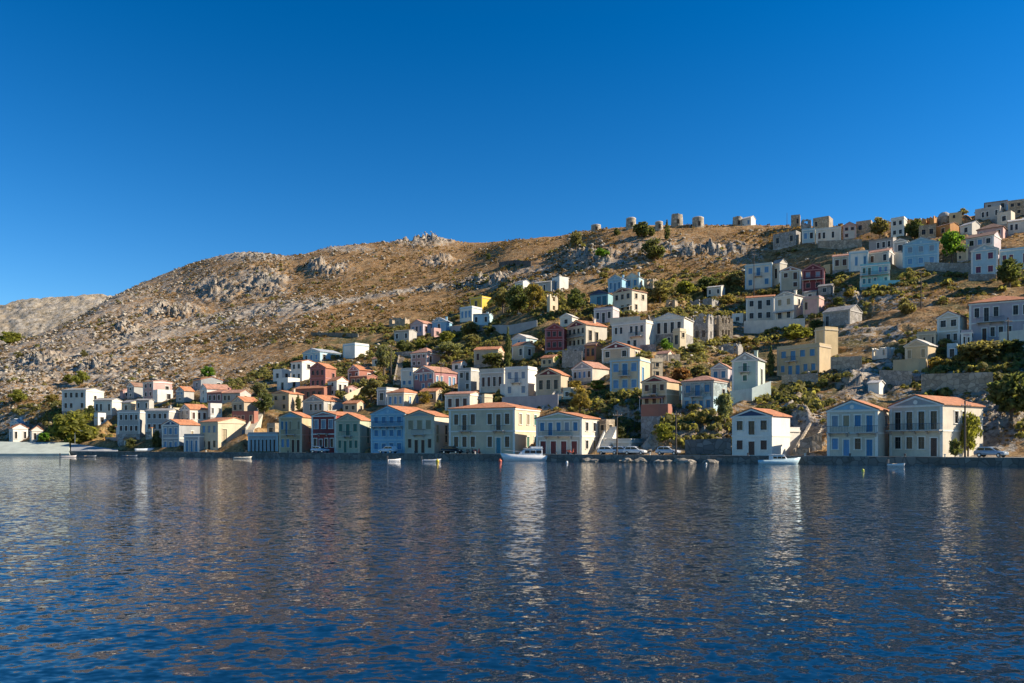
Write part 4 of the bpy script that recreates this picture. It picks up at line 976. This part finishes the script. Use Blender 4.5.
T(668,316,18,12,'b','o','shrub above the four-window white gabled house')
T(666,352,14,14,'b','g','bright green shrub in front of the four-window white gabled house')
T(696,352,22,12,'b','p','pale shrub at the foot of the grey stone ruin')
T(796,342,28,17,'t','b','round green tree below the white terrace wall')
T(816,329,18,13,'b','d','dark shrub right of the white terrace wall')
T(838,308,14,11,'b','d','dark green shrub above the grey-roofed barn')
T(952,261,25,29,'t','g','brightest green round tree right of the large sky blue house')
T(915,234,19,22,'t','d','dark skyline tree right of the square white house')
T(880,237,20,20,'t','o','olive tree left of the square white house on the skyline')
T(1010,288,28,28,'t','d','dark tree below the flat pale blue house at right edge')
T(906,315,20,19,'b','o','olive bush in the middle of the dry right slope')
T(909,281,11,15,'b','o','bush at the right end of the turquoise house')
T(978,366,46,24,'t','o','wide dark olive tree below the mauve-white mansion')
T(1012,362,26,18,'t','d','dark tree at the right edge under the mansion wall')
T(937,367,24,14,'b','y','yellow-brown bush beside the ochre cottage')
T(1012,425,46,46,'t','d','large dark tree on the rocks at the right edge')
T(968,456,24,42,'t','b','leafy tree against the sunlit side of the rightmost quay house',p=10)
T(955,457,14,22,'b','d','dark shrub at the corner of the rightmost quay house',p=4.2)
T(771,377,10,30,'c','d','dark slim cypress between the mint and ochre houses')
T(823,388,12,11,'b','d','dark bush under the corner of the large ochre house')
T(800,386,22,7,'b','y','low dry hedge in front of the large ochre house')
T(1005,262,20,10,'b','b','green bank of bushes under the right skyline houses')
T(963,212,10,9,'b','o','olive bush right of the domed skyline house')
T(403,352,17,13,'b','d','dark green hedge left of the mauve gabled house terrace')
T(422,349,16,12,'b','b','green hedge under the mauve gabled house')
T(446,346,18,16,'t','b','green tree under the low pink box')
T(469,337,21,15,'t','o','round dark olive tree under the white-sided cube')
T(488,334,14,11,'b','d','dark shrub under the long pale retaining wall')
T(640,412,14,12,'b','d','dark shrub under the yellow cliff house')
T(850,300,16,9,'b','y','dry yellowish shrub above the right slope barn')
T(745,345,14,9,'b','y','yellow shrub above the mint green house')

# ------------------------------------------------------------------ walls
def wall(pts, mat, label, th=.5, name='retaining_wall', down=3., p=None):
    P = []
    for x, yt, yb in pts:
        X, Y, Z, t = locate(x, yb) if p is None else quay_pt(x, p)
        P.append((X, Y, Z, (yb-yt)*Y/F))
    b = MB()
    rings = []
    for X, Y, Z, h in P: rings.append([(X, Y, Z-down), (X, Y, Z+h), (X+.1, Y+th, Z+h), (X+.1, Y+th, Z-down)])
    c = Vector((sum(q[0] for q in P)/len(P), sum(q[1] for q in P)/len(P), P[0][2]))
    b.loft([[tuple(Vector(q)-c) for q in r] for r in rings]); o = b.build(name, mat); o.location = c
    return tag(o, label, 'wall', 'walls on the hillside')
sg, st_, pw, gw = stone((.34, .31, .27), 1.4), stone((.40, .34, .26), 1.2), plaster(C['white']), plaster((.40, .40, .41))
wall([(450,326,331),(480,325,332),(510,325,333),(537,320,327)], plaster((.36,.36,.34)), 'long pale grey retaining wall under the upper bushes')
wall([(502,397,410),(530,396,411),(558,394,410)], plaster((.34,.33,.34)), 'broad grey sloping wall behind the largest cream mansion')
wall([(562,350,367),(582,351,368)], sg, 'tall grey stone wall below the crimson house')
wall([(744,321,332),(775,320,331),(805,318,329)], plaster(C['offwhite']), 'long white terrace wall under the veranda houses')
wall([(343,396,404),(353,391,399),(364,386,393)], plaster(C['cream']), 'pale sunlit stairway wall climbing beside the low grey gabled house')
wall([(655,355,363),(680,354,362)], st_, 'tan stone wall above the blue-corniced house')
wall([(880,370,384),(912,371,385)], sg, 'grey stone retaining wall with dark niche, right slope')
wall([(922,374,395),(958,373,394),(993,372,393)], st_, 'longest tan stone retaining wall above the rightmost quay house')
wall([(831,357,373),(862,356,372)], st_, 'ruined stone wall right of the large ochre house')
wall([(782,375,388),(818,373,387)], sg, 'stone garden wall under the large ochre house')
wall([(925,262,269),(950,263,271),(972,263,272)], sg, 'stone wall under the bright green tree')
wall([(969,274,281),(996,274,282)], sg, 'short stone wall under the pale blue gabled house')
wall([(818,241,248),(862,239,247)], st_, 'stone terrace wall under the cream white ridge house')
wall([(730,391,402),(752,388,401),(771,381,396)], plaster((.52,.60,.55)), 'pale mint wall curving under the mint green house')
wall([(1000,332,349),(1032,329,349)], plaster(C['offwhite']), 'white terrace wall before the mauve-white mansion')
wall([(311,332.5,336),(335,332.5,336),(358,333.5,337)], stone((.26,.22,.17), 1.2), 'dark dry stone wall on the slope above the white-sided cube')
wall([(499,262,267),(515,260,266),(531,261,267)], stone((.12,.11,.10), 1.2), 'dark stone terrace wall high on the brown slope')
wall([(685,438,453),(708,437,453),(731,436,453)], stone((.20,.19,.175), .9), 'dark rubble wall left of the lone white cube house', p=9)
wall([(700,377,386),(730,379,388)], sg, 'stone wall behind the small white gabled cottage')
wall([(640,345,352),(656,344,352)], sg, 'small stone wall right of the tan brown-pediment house')
wall([(860,281,288),(900,280,287)], plaster(C['turq']), 'turquoise terrace wall under the turquoise house')
wall([(895,252,260),(905,253,262)], pw, 'white wall left of the large sky blue house')
wall([(610,318,326),(640,316,325)], plaster(C['pale']), 'cream garden wall under the big cream red-pediment house')
wall([(395,352,357),(420,351,357),(445,349,355)], sg, 'stone terrace wall above the hipped pink house')
wall([(500,384,397),(506,384,397)], pw, 'short white wall left of the white flat-roofed house')
wall([(800,440,453),(812,436,452),(822,432,450)], sg, 'stone stair wall between the white cube house and the white-blue quay house')
# the pale slipway at the left end of the quay
b = MB(); P = []
for x in (-60, -20, 20, 50, 69):
    u = (x-512)/F
    P.append([(u*200, 202, -1.5), (u*202, 202, .55), (u*212, 212, 3.55+(20-x)*.004), (u*212, 212, -1.5)])
b.loft(P); tag(b.build('slipway', plaster((.44, .49, .42))), 'pale sloping concrete slipway at the left end of the quay', 'slipway')
b = MB(); P = []
for x in (71, 88, 104, 118):
    a = quay_pt(x, .3); c = quay_pt(x, 5.5); z = 3.2-(x-71)*.035
    P.append([(a[0], a[1], -1.5), (a[0], a[1], 1.2), (c[0], c[1], z), (c[0], c[1], -1.5)])
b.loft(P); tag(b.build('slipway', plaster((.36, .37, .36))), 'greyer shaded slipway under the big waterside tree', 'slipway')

# ------------------------------------------------------------------ windmill stumps and chapel
def mill(x, yb, wpx, hpx, label, cap=True):
    X, Y, Z, t = locate(x, yb); zg = float(ground(x, t)); r = wpx/2*Y/F; h = hpx*Y/F
    o = thing('windmill_tower', label, 'windmill', (X, Y, zg-.2), 0, 'ruined windmill towers')
    n = 20; b = MB(); g = random.Random(int(x)); top = [h*(1-.10*g.random()) for _ in range(n)]
    ring = lambda rr, z: [(rr*math.cos(2*math.pi*k/n), rr*math.sin(2*math.pi*k/n), z if not hasattr(z, '__len__') else z[k]) for k in range(n)]
    b.loft([ring(r*1.06, -3), ring(r*1.05, 0), ring(r, h*.5), ring(r*.95, top), ring(r*.72, top), ring(r*.72, h*.6)], cap=True)
    b.build('wall', stone((.43, .37, .28), 1.1), o)
    b = MB(); b.box(-.5, .5, -r*1.05-.06, -r*.8, .2, 2.1); b.build('door', paint((.05, .04, .03), .8, 0, 'dark_wood'), o)
    if cap:
        b = MB(); b.loft([ring(r*.98, h*.86), ring(r*1.0, h*.88), ring(r*.97, h*.98), ring(r*.80, h*1.03), ring(r*.2, h*1.06)]); b.build('capping', plaster((.55, .49, .40)), o)
    return o
mill(596,231,10,7,'low pale windmill stump, leftmost on the ridge')
mill(631,228.5,10,10,'pale capped windmill tower left of the dark skyline tree')
mill(659,229.5,8,8,'small windmill stump half behind bushes between skyline trees')
mill(677,227,11.5,11,'tallest brown windmill tower on the ridge', False)
mill(698,227,11.5,10,'broad windmill tower, rightmost of the open ridge row')
mill(737.5,226,9.5,9.5,'stone windmill tower attached to the white ridge chapel', False)
mill(1013,196,17,7,'low round stone tower above the top right skyline house')
H('white ridge chapel with blue door beside a round mill',742,751,755.5,226,217.5,215,'s','white','white','.u','','w',cat='chapel',name='chapel',group='none')

# domed house on the skyline
X, Y, Z, t = locate(948, 223); k = Y/F; o = thing('domed_house', 'round domed tan house with bright cream side on the skyline', 'house', (X, Y, Z-.3), -.45, 'houses on the hillside')
b = MB(); n = 18; r = 5.6*k; rg = lambda rr, z: [(-3*k+rr*math.cos(2*math.pi*q/n), 3+rr*math.sin(2*math.pi*q/n), z) for q in range(n)]
b.loft([rg(r, -3), rg(r, 9*k)]); b.build('wall', stone((.40, .36, .28), 1.2), o)
b = MB(); b.loft([rg(r*1.05, 9*k), rg(r*1.0, 10.5*k), rg(r*.8, 12.6*k), rg(r*.45, 14*k), rg(r*.1, 14.4*k)]); b.build('dome', plaster((.38, .36, .32)), o)
b = MB(); b.box(1*k, 12*k, -1.5, 6, -3, 9.5*k); b.build('wing', plaster(C['yellow']), o)
b = MB(); b.box(4*k, 6*k, -1.56, -1.3, 4*k, 7*k); b.build('window', glass(), o)

# ------------------------------------------------------------------ poles and lamps
def pole(x, yb, yt, label, arm=True, p=None, r=.13):
    X, Y, Z, t = locate(x, yb) if p is None else quay_pt(x, p)
    zg = float(ground(x, t)) if p is None else Z; h = (yb-yt)*Y/F
    o = thing('utility_pole', label, 'pole', (X, Y, zg-.1), .4, 'utility poles'); wd = paint((.10, .075, .055), .9, 0, 'weathered_wood')
    b = MB(); b.tube([(0, 0, -1), (0, 0, h*.5), (0, 0, h)], [r*1.15, r, r*.75], 8); b.build('shaft', wd, o)
    if arm:
        b = MB(); b.box(-.9, .9, -.2, -.1, h-.75, h-.62); b.build('crossarm', wd, o)
        for s in (-.8, -.3, .3, .8): b = MB(); b.tube([(s, -.15, h-.63), (s, -.15, h-.42)], [.05, .035], 6); b.build('insulator', paint((.55, .55, .52), .3, 0, 'porcelain'), o)
pole(617,453,409,'tall wooden pole at the right corner of the red-door house',p=4)
pole(676,453,408,'wooden utility pole standing before the cliff',p=5)
pole(965,456,399,'thick pole in front of the rightmost quay house',p=3.4)
pole(921,311,272,'brown pole alone on the dry right slope')
pole(754,301,252,'tall pole in front of the white-grey blue-shuttered house')
pole(1008,357,318,'pole before the mauve-white mansion at right edge')
pole(391,377,343,'pole among the thin trees under the white-sided cube')
pole(441,389,362,'slim pole against the pink-sided house',r=.09)
pole(943,261,232,'white pole beside the brightest green tree',False,r=.1)
pole(331,411,394,'slim dark pole on the low grey gabled roof side',False,r=.08)
pole(619,252,238,'thin pole on the upper scree slope',False,r=.09)
pole(497,283,262,'thin pole on the brown slope left of the dark terrace wall',False,r=.09)
pole(570,268,247,'thin pole beside the lone thin tree on the brown slope',False,r=.09)
pole(787,231,213,'antenna pole left of the ridge tower house',False,r=.08)
X, Y, Z, t = quay_pt(75, 6.); o = thing('street_lamp', 'grey lamp post with curved arm by the big waterside tree', 'lamp post', (X, Y, 1.1), 0)
mt = paint((.35, .36, .36), .4, .6, 'galvanised_steel'); b = MB(); b.tube([(0, 0, -.2), (0, 0, 4.8), (.25, 0, 5.4), (.9, 0, 5.6), (1.5, 0, 5.45)], [.09, .07, .06, .05, .05], 8); b.build('post', mt, o)
b = MB(); b.loft([[(1.35, -.14, 5.36), (1.35, .14, 5.36), (1.35, .14, 5.5), (1.35, -.14, 5.5)], [(2.0, -.10, 5.33), (2.0, .10, 5.33), (2.0, .10, 5.40), (2.0, -.10, 5.40)]]); b.build('lamp_head', mt, o)

# ------------------------------------------------------------------ boats, buoys
def at_water(x, row): Y = F*CAMZ/(row-YH); return (x-512)/F*Y, Y
def hull(b, L, W, fb, dr, sheer=.35, tr_=.75, m=0, inner=None):
    n = 13; rings = []
    for i in range(n):
        s = i/(n-1); x = (s-.5)*L
        w = W/2*(tr_+(1-tr_)*min(1, s/.35)) if s < .45 else W/2*math.sqrt(max(.0, 1-((s-.45)/.555)**2.2))
        w = max(w, .03); z = fb+sheer*max(0, (s-.3)/.7)**2; rake = .12*L*max(0, s-.8)/.2*0
        rings.append([(x, -w, z), (x, -w*.92, z*.3), (x, -w*.62, -dr*.6), (x, 0, -dr), (x, w*.62, -dr*.6), (x, w*.92, z*.3), (x, w, z), (x, w*.86, z), (x, w*.8, z-.22), (x, -w*.8, z-.22), (x, -w*.86, z)])
        rings[-1] = [(px+(.11*L*(pz+dr)/(z+dr) if s > .9 else .04*L*(pz+dr)/(z+dr) if s > .8 else 0), py, pz) for px, py, pz in rings[-1]]
    b.loft(rings, m)
wg, bl = paint((.78, .78, .76), .3, 0, 'gelcoat_white'), paint((.06, .16, .32), .35, 0, 'boat_blue')
X, Y = at_water(527, 461.0); o = thing('motor_cruiser', 'white motor cruiser with raised cabin moored at the cream mansion', 'boat', (X, Y, 0), math.pi+.08)
b = MB(); hull(b, 7.6, 2.7, .95, .5, .45); b.build('hull', wg, o, True)
b = MB(); b.loft([[(x, -w, z), (x, w, z), (x, w*1.003, z+.0), (x, -w*1.003, z)] if False else [(x, -w, .8), (x, w, .8), (x, w*.85, z), (x, -w*.85, z)] for x, w, z in ((-2.6, 1.05, 2.0), (-1.0, 1.1, 2.1), (.5, 1.05, 2.0), (1.5, .9, 1.15), (2.3, .6, 1.05))]); c = b.build('cabin', wg, o)
b = MB()
for s in (-1, 1):
    for x0, x1 in ((-2.4, -1.5), (-1.35, -.5), (-.35, .45)): b.prism([(x0, s*1.0, 1.35), (x1, s*1.0, 1.35), (x1, s*.95, 1.85), (x0, s*.95, 1.85)], [(x0, s*1.08, 1.35), (x1, s*1.08, 1.35), (x1, s*1.01, 1.85), (x0, s*1.01, 1.85)])
b.build('window', glass(), c)
b = MB(); b.box(-2.7, .6, -1.0, 1.0, 2.13, 2.22); b.box(-2.6, -.6, -.9, .9, 2.221, 2.5); b.build('flybridge', wg, o)
b = MB()
for s in (-1, 1): b.tube([(.8, s*.95, 1.05), (1.2, s*.95, 1.6), (3.3, s*.45, 1.85), (3.9, 0, 1.9)], .03, 6)
b.tube([(-2.2, 0, 2.4), (-2.2, 0, 3.5)], .03, 6); b.build('handrail', paint((.6, .6, .62), .25, .9, 'steel'), o)
X, Y = at_water(778, 464.2); o = thing('fishing_boat', 'small white and pale blue cabin boat moored before the lone white cube house', 'boat', (X, Y, 0), .05)
b = MB(); hull(b, 5.4, 1.9, .62, .35, .4); b.build('hull', paint((.52, .68, .70), .35, 0, 'boat_pale_blue'), o, True)
b = MB(); b.loft([[(x, -.7, .5), (x, .7, .5), (x, .62, z), (x, -.62, z)] for x, z in ((-1.1, 1.25), (.7, 1.35), (1.1, .8))]); c = b.build('cabin', wg, o)
b = MB(); [b.box(x0, x0+.5, -.74, .74, .82, 1.12) for x0 in (-.95, -.3, .3)]; b.build('window', glass(), c)
b = MB(); b.box(-1.2, .8, -.72, .72, 1.36, 1.42); b.build('cabin_roof', wg, o)
def dinghy(x, row, L, col, label, rz, motor=True, name='dinghy'):
    X, Y = at_water(x, row); o = thing(name, label, 'boat', (X, Y, 0), rz, 'small boats along the quay')
    b = MB(); hull(b, L, L*.36, .24, .2, .16); b.build('hull', paint(col, .4, 0, 'boat_paint'), o, True)
    b = MB(); b.box(-L*.18, -L*.10, -L*.16, L*.16, .22, .30); b.box(L*.08, L*.15, -L*.16, L*.16, .22, .30); b.build('seat', paint((.4, .3, .2), .7, 0, 'boat_wood'), o)
    if motor:
        b = MB(); b.box(-L*.5-.28, -L*.5-.02, -.14, .14, .35, .85); b.box(-L*.5-.2, -L*.5-.1, -.05, .05, -.4, .349); b.build('outboard_motor', paint((.05, .05, .055), .4, 0, 'motor_cowl'), o)
dinghy(394,460.7,2.1,(.75,.75,.73),'little white boat floating before the tan brown-door house',.5)
dinghy(431,461,3.0,(.30,.34,.40),'grey inflatable-like boat beside the yellow buoy',.35)
dinghy(242,458.3,3.3,(.68,.62,.50),'flat cream rowing boat before the single-storey quay building',.1,False)
dinghy(68,457,2.9,(.60,.55,.52),'small white and red boat at the foot of the left slipway',.4)
dinghy(87,457,3.6,(.16,.18,.20),'dark low boat under the big waterside tree',.0,False)
dinghy(896,465.8,2.4,(.78,.78,.75),'small white motor boat pointing outward before the rightmost quay house',-1.2)
dinghy(129,456.6,3.2,(.10,.13,.17),'dark blue boat along the left quay wall',.1,False)
def ashore(x, p, z, L, col, label, rz):
    X, Y, _, t = quay_pt(x, p); o = thing('dinghy', label, 'boat', (X, Y, z), rz, 'small boats along the quay')
    b = MB(); hull(b, L, L*.36, .55, .15, .22); b.build('hull', paint(col, .4, 0, 'boat_paint'), o, True)
    b = MB(); b.box(-L*.1, L*.05, -L*.16, L*.16, .35, .43); b.build('seat', paint((.4, .3, .2), .7, 0, 'boat_wood'), o)
ashore(28,.9,1.75,2.2,(.10,.33,.50),'blue dinghy hauled up on the pale slipway',.2)
ashore(9,.9,1.75,1.8,(.14,.38,.50),'smaller blue dinghy at the left end of the pale slipway',.1)
ashore(144,4.5,1.3,4.0,(.62,.68,.72),'white boat ashore left of the leftmost blue-shuttered quay house',.6)
def buoy(x, row, r, col, label):
    X, Y = at_water(x, row); b = MB(); n = 12
    b.loft([[(rr*math.cos(2*math.pi*k/n), rr*math.sin(2*math.pi*k/n), z) for k in range(n)] for rr, z in ((r*.5, -r*.6), (r*.95, -r*.1), (r, r*.3), (r*.8, r*.85), (r*.35, r*1.15), (r*.14, r*1.3), (r*.14, r*1.6))])
    o = b.build('mooring_buoy', paint(col, .45, 0, 'buoy_plastic'), None, True); o.location = (X, Y, 0); tag(o, label, 'buoy', 'mooring buoys')
buoy(437.5,461.5,.30,(.62,.46,.03),'yellow buoy beside the grey boat')
buoy(500,461.5,.32,(.55,.10,.04),'big orange-red buoy at the cruiser bow')
buoy(863,470.5,.14,(.65,.65,.05),'small yellow-green buoy floating on its own at right')
buoy(567,462.5,.18,(.8,.8,.78),'tiny white buoy under the red-door quay house')
buoy(706,464,.16,(.75,.75,.7),'tiny white buoy off the boulders')
# boulders at the foot of the quay
gb = random.Random(4)
for i, x in enumerate((621, 628, 633, 640, 643, 658, 661, 669, 680, 684, 690, 706, 710, 714, 588, 594)):
    X, Y, _, _ = quay_pt(x, -gb.uniform(.3, 1.1)); s = gb.uniform(.45, 1.05)
    bm = bmesh.new(); bmesh.ops.create_icosphere(bm, subdivisions=2, radius=s)
    for q in bm.verts: q.co *= 1+gb.uniform(-.2, .2); q.co.z *= .6; q.co.x *= 1.35
    me = bpy.data.meshes.new('boulder'); bm.to_mesh(me); bm.free(); me.materials.append(stone((.33, .29, .23), .7, 'boulder_rock'))
    tag(link('boulder', me, None, (X, Y, s*.12), gb.uniform(0, 6)), 'pale boulder lying at the waterline under the quay edge', 'boulder', 'boulders under the quay')

# ------------------------------------------------------------------ vehicles on the quay
def car(x, p, col, label, rz, L=3.9, Hh=1.45, name='parked_car', cat='car'):
    X, Y, Z, t = quay_pt(x, p); o = thing(name, label, cat, (X, Y, 1.10), rz, 'cars parked along the quay')
    pm = paint(col, .28, .1, 'car_paint'); k = L/3.9; W = .82
    def sec(prof, w): return [(q*k, w, z) for q, z in prof]
    lowp = [(-1.92,.35),(-1.95,.62),(-1.88,.88),(-1.2,.93),(.9,.90),(1.75,.78),(1.93,.6),(1.9,.32)]
    b = MB(); b.loft([sec([(q*.97, .34+(z-.34)*.96) for q, z in lowp], -W), sec(lowp, -W+.08), sec([(q, z+.03) for q, z in lowp], 0), sec(lowp, W-.08), sec([(q*.97, .34+(z-.34)*.96) for q, z in lowp], W)]); bo = b.build('body', pm, o, True)
    top = [(-1.82,.86),(-1.55,Hh-.12),(-1.2,Hh),(-.1,Hh+.01),(.25,Hh-.08),(1.0,.87)]
    b = MB(); b.loft([sec([(q*.93, .86+(z-.86)*.9) for q, z in top], -W*.80), sec(top, -W*.70), sec(top, W*.70), sec([(q*.93, .86+(z-.86)*.9) for q, z in top], W*.80)]); cb = b.build('cabin', pm, o)
    b = MB()
    for s in (-1, 1):
        for a in ([(-1.55,.95),(-1.4,Hh-.16),(-.62,Hh-.13),(-.62,.95)], [(-.54,.95),(-.54,Hh-.13),(.12,Hh-.17),(.72,.95)]):
            A = sec(a, s*W*.74); b.prism(A, [(q, s*W*.825, z) for q, _, z in A])
    b.build('window', glass(), cb)
    b = MB(); b.prism([(.36*k, -W*.62, Hh-.14), (.36*k, W*.62, Hh-.14), (.98*k, W*.66, .92), (.98*k, -W*.66, .92)], [(.33*k, -W*.62, Hh-.2), (.33*k, W*.62, Hh-.2), (.9*k, W*.66, .89), (.9*k, -W*.66, .89)])
    for q in range(4): b.v[q] = (b.v[q][0]+.05, b.v[q][1], b.v[q][2]+.03)
    b.build('windscreen', glass(), cb)
    for sx in (-1.2, 1.25):
        for s in (-1, 1):
            n = 14; ring = lambda r, y: [(sx*k+r*math.cos(2*math.pi*q/n), y, .31+r*math.sin(2*math.pi*q/n)) for q in range(n)]
            b = MB(); b.loft([ring(.26, s*.62), ring(.31, s*.66), ring(.31, s*.82), ring(.26, s*.85)]); w_ = b.build('wheel', paint((.02, .02, .02), .8, 0, 'tyre_rubber'), o)
            b = MB(); b.loft([ring(.18, s*.851), ring(.16, s*.865)]); b.build('rim', paint((.45, .45, .46), .35, .8, 'wheel_rim'), w_)
    b = MB()
    for s in (-.55, .55): b.box(1.86*k, 1.955*k, s-.16, s+.16, .58, .72)
    b.build('headlight', paint((.7, .7, .66), .2, 0, 'lamp_lens'), o)
car(320,3.2,(.55,.57,.60),'silver hatchback parked before the dark red quay house',-.5)
car(388,3.2,(.72,.73,.74),'white car parked before the pale blue three-row house',2.6)
car(452,3.2,(.012,.012,.014),'black car parked at the left corner of the largest cream mansion',-.5,4.2)
car(609,6.5,(.70,.71,.70),'white car parked right of the white stair house',-.45)
car(622,6.8,(.60,.62,.64),'light grey car between two white cars by the lean-to',-.45,3.8)
car(635,6.5,(.72,.72,.70),'white car parked at the foot of the cliff',-.45)
car(668,6.2,(.50,.52,.54),'grey car beside the wooden pole before the cliff',-.5)
car(991,4.5,(.30,.38,.46),'blue-grey car in the shade at the right edge of the quay',-.9)
# scooters
def scooter(x, p, col, label, rz):
    X, Y, Z, t = quay_pt(x, p); o = thing('scooter', label, 'scooter', (X, Y, 1.10), rz, 'scooters on the quay')
    pm = paint(col, .35, 0, 'scooter_paint')
    for sx in (-.55, .6):
        n = 12; ring = lambda r, y: [(sx+r*math.cos(2*math.pi*q/n), y, .24+r*math.sin(2*math.pi*q/n)) for q in range(n)]
        b = MB(); b.loft([ring(.2, -.06), ring(.24, -.03), ring(.24, .03), ring(.2, .06)]); b.build('wheel', paint((.02, .02, .02), .8, 0, 'tyre_rubber'), o)
    b = MB(); b.loft([[(-.8, -.12, .55), (-.8, .12, .55), (-.8, .12, .75), (-.8, -.12, .75)], [(-.3, -.19, .35), (-.3, .19, .35), (-.3, .17, .78), (-.3, -.17, .78)], [(.05, -.17, .25), (.05, .17, .25), (.05, .15, .36), (.05, -.15, .36)], [(.42, -.2, .28), (.42, .2, .28), (.42, .2, .45), (.42, -.2, .45)], [(.5, -.15, .9), (.5, .15, .9), (.44, .15, .92), (.44, -.15, .92)]]); b.build('body', pm, o)
    b = MB(); b.box(-.75, -.05, -.15, .15, .781, .86); b.build('seat', paint((.03, .03, .03), .7, 0, 'seat_vinyl'), o)
    b = MB(); b.tube([(.6, 0, .25), (.48, 0, 1.0)], .035, 6); b.tube([(.46, -.33, 1.03), (.46, .33, 1.03)], .025, 6); b.build('handlebar', paint((.1, .1, .1), .4, .5, 'dark_steel'), o)
scooter(470,3.0,(.03,.03,.035),'black scooter just right of the black car',-.4)
scooter(477,3.2,(.25,.03,.03),'dark red scooter before the cream mansion',-.5)
scooter(571,3.4,(.50,.10,.05),'red scooter standing at the red-door quay house',-.5)
# low posts along the quay edge
for i, x in enumerate((206, 246, 288, 337, 415, 440, 475, 556, 600, 650, 700, 748, 805, 850, 905, 945, 1000)):
    X, Y, _, _ = quay_pt(x, .7); b = MB(); n = 10
    b.loft([[(r*math.cos(2*math.pi*k/n), r*math.sin(2*math.pi*k/n), z) for k in range(n)] for r, z in ((.15, 0), (.11, .08), (.10, .32), (.17, .38), (.17, .46), (.08, .5))])
    o = b.build('bollard', paint((.06, .06, .06) if i % 3 else (.6, .58, .5), .6, .2, 'bollard_paint')); o.location = (X, Y, 1.08)
    tag(o, 'short pale mooring bollard on the quay edge' if i % 3 == 0 else 'short black mooring bollard on the quay edge', 'bollard', 'pale bollards on the quay' if i % 3 == 0 else 'black bollards on the quay')

# stairways
def stairs(x0, y0, x1, y1, wd, mat, label, p0=None):
    A = Vector((quay_pt(x0, p0)[:3] if p0 is not None else locate(x0, y0)[:3])); B = Vector(locate(x1, y1)[:3]); d = B-A; n = max(6, int(abs(d.z)/.3)); h = Vector((d.x, d.y, 0)); L = h.length
    b = MB()
    for i in range(n):
        x = L*i/n; z = d.z*(i+1)/n+.25; b.box(x, x+L/n, -wd/2, wd/2, d.z*i/n-2.5, z)
    b.box(0, .01, -wd/2, -wd/2+.01, 0, .01)
    P = [(0, wd/2+.003, -2.5), (L, wd/2+.003, d.z-2.5), (L, wd/2+.003, d.z+.95), (0, wd/2+.003, .95)]; b.prism(P, [(x, y+.3, z) for x, y, z in P])
    o = b.build('stairway', mat); o.location = A; o.rotation_euler = (0, 0, math.atan2(h.y, h.x)); tag(o, label, 'stairs', 'stairways')
stairs(548,412,561,394,2.0,plaster(C['pale']),'sunlit stairway climbing right of the broad grey sloping wall')
stairs(801,452,817,428,1.8,st_,'stone stairway climbing right of the lone white cube house',9)
stairs(822,386,812,374,1.6,plaster(C['tan']),'short stairway at the corner of the large ochre house')
stairs(602,452,613,428,1.8,pw,'white stairway beside the red-door quay house',9)
stairs(468,392,480,372,1.6,plaster(C['tan']),'narrow tan stairway left of the parapet house')
stairs(660,345,652,318,1.6,st_,'steep stone stairway left of the four-window white gabled house')
stairs(250,432,262,412,1.6,plaster(C['pale']),'pale stairway right of the narrow white-sided quay house')
stairs(397,385,402,358,1.5,st_,'stone stairway left of the hipped pink house')
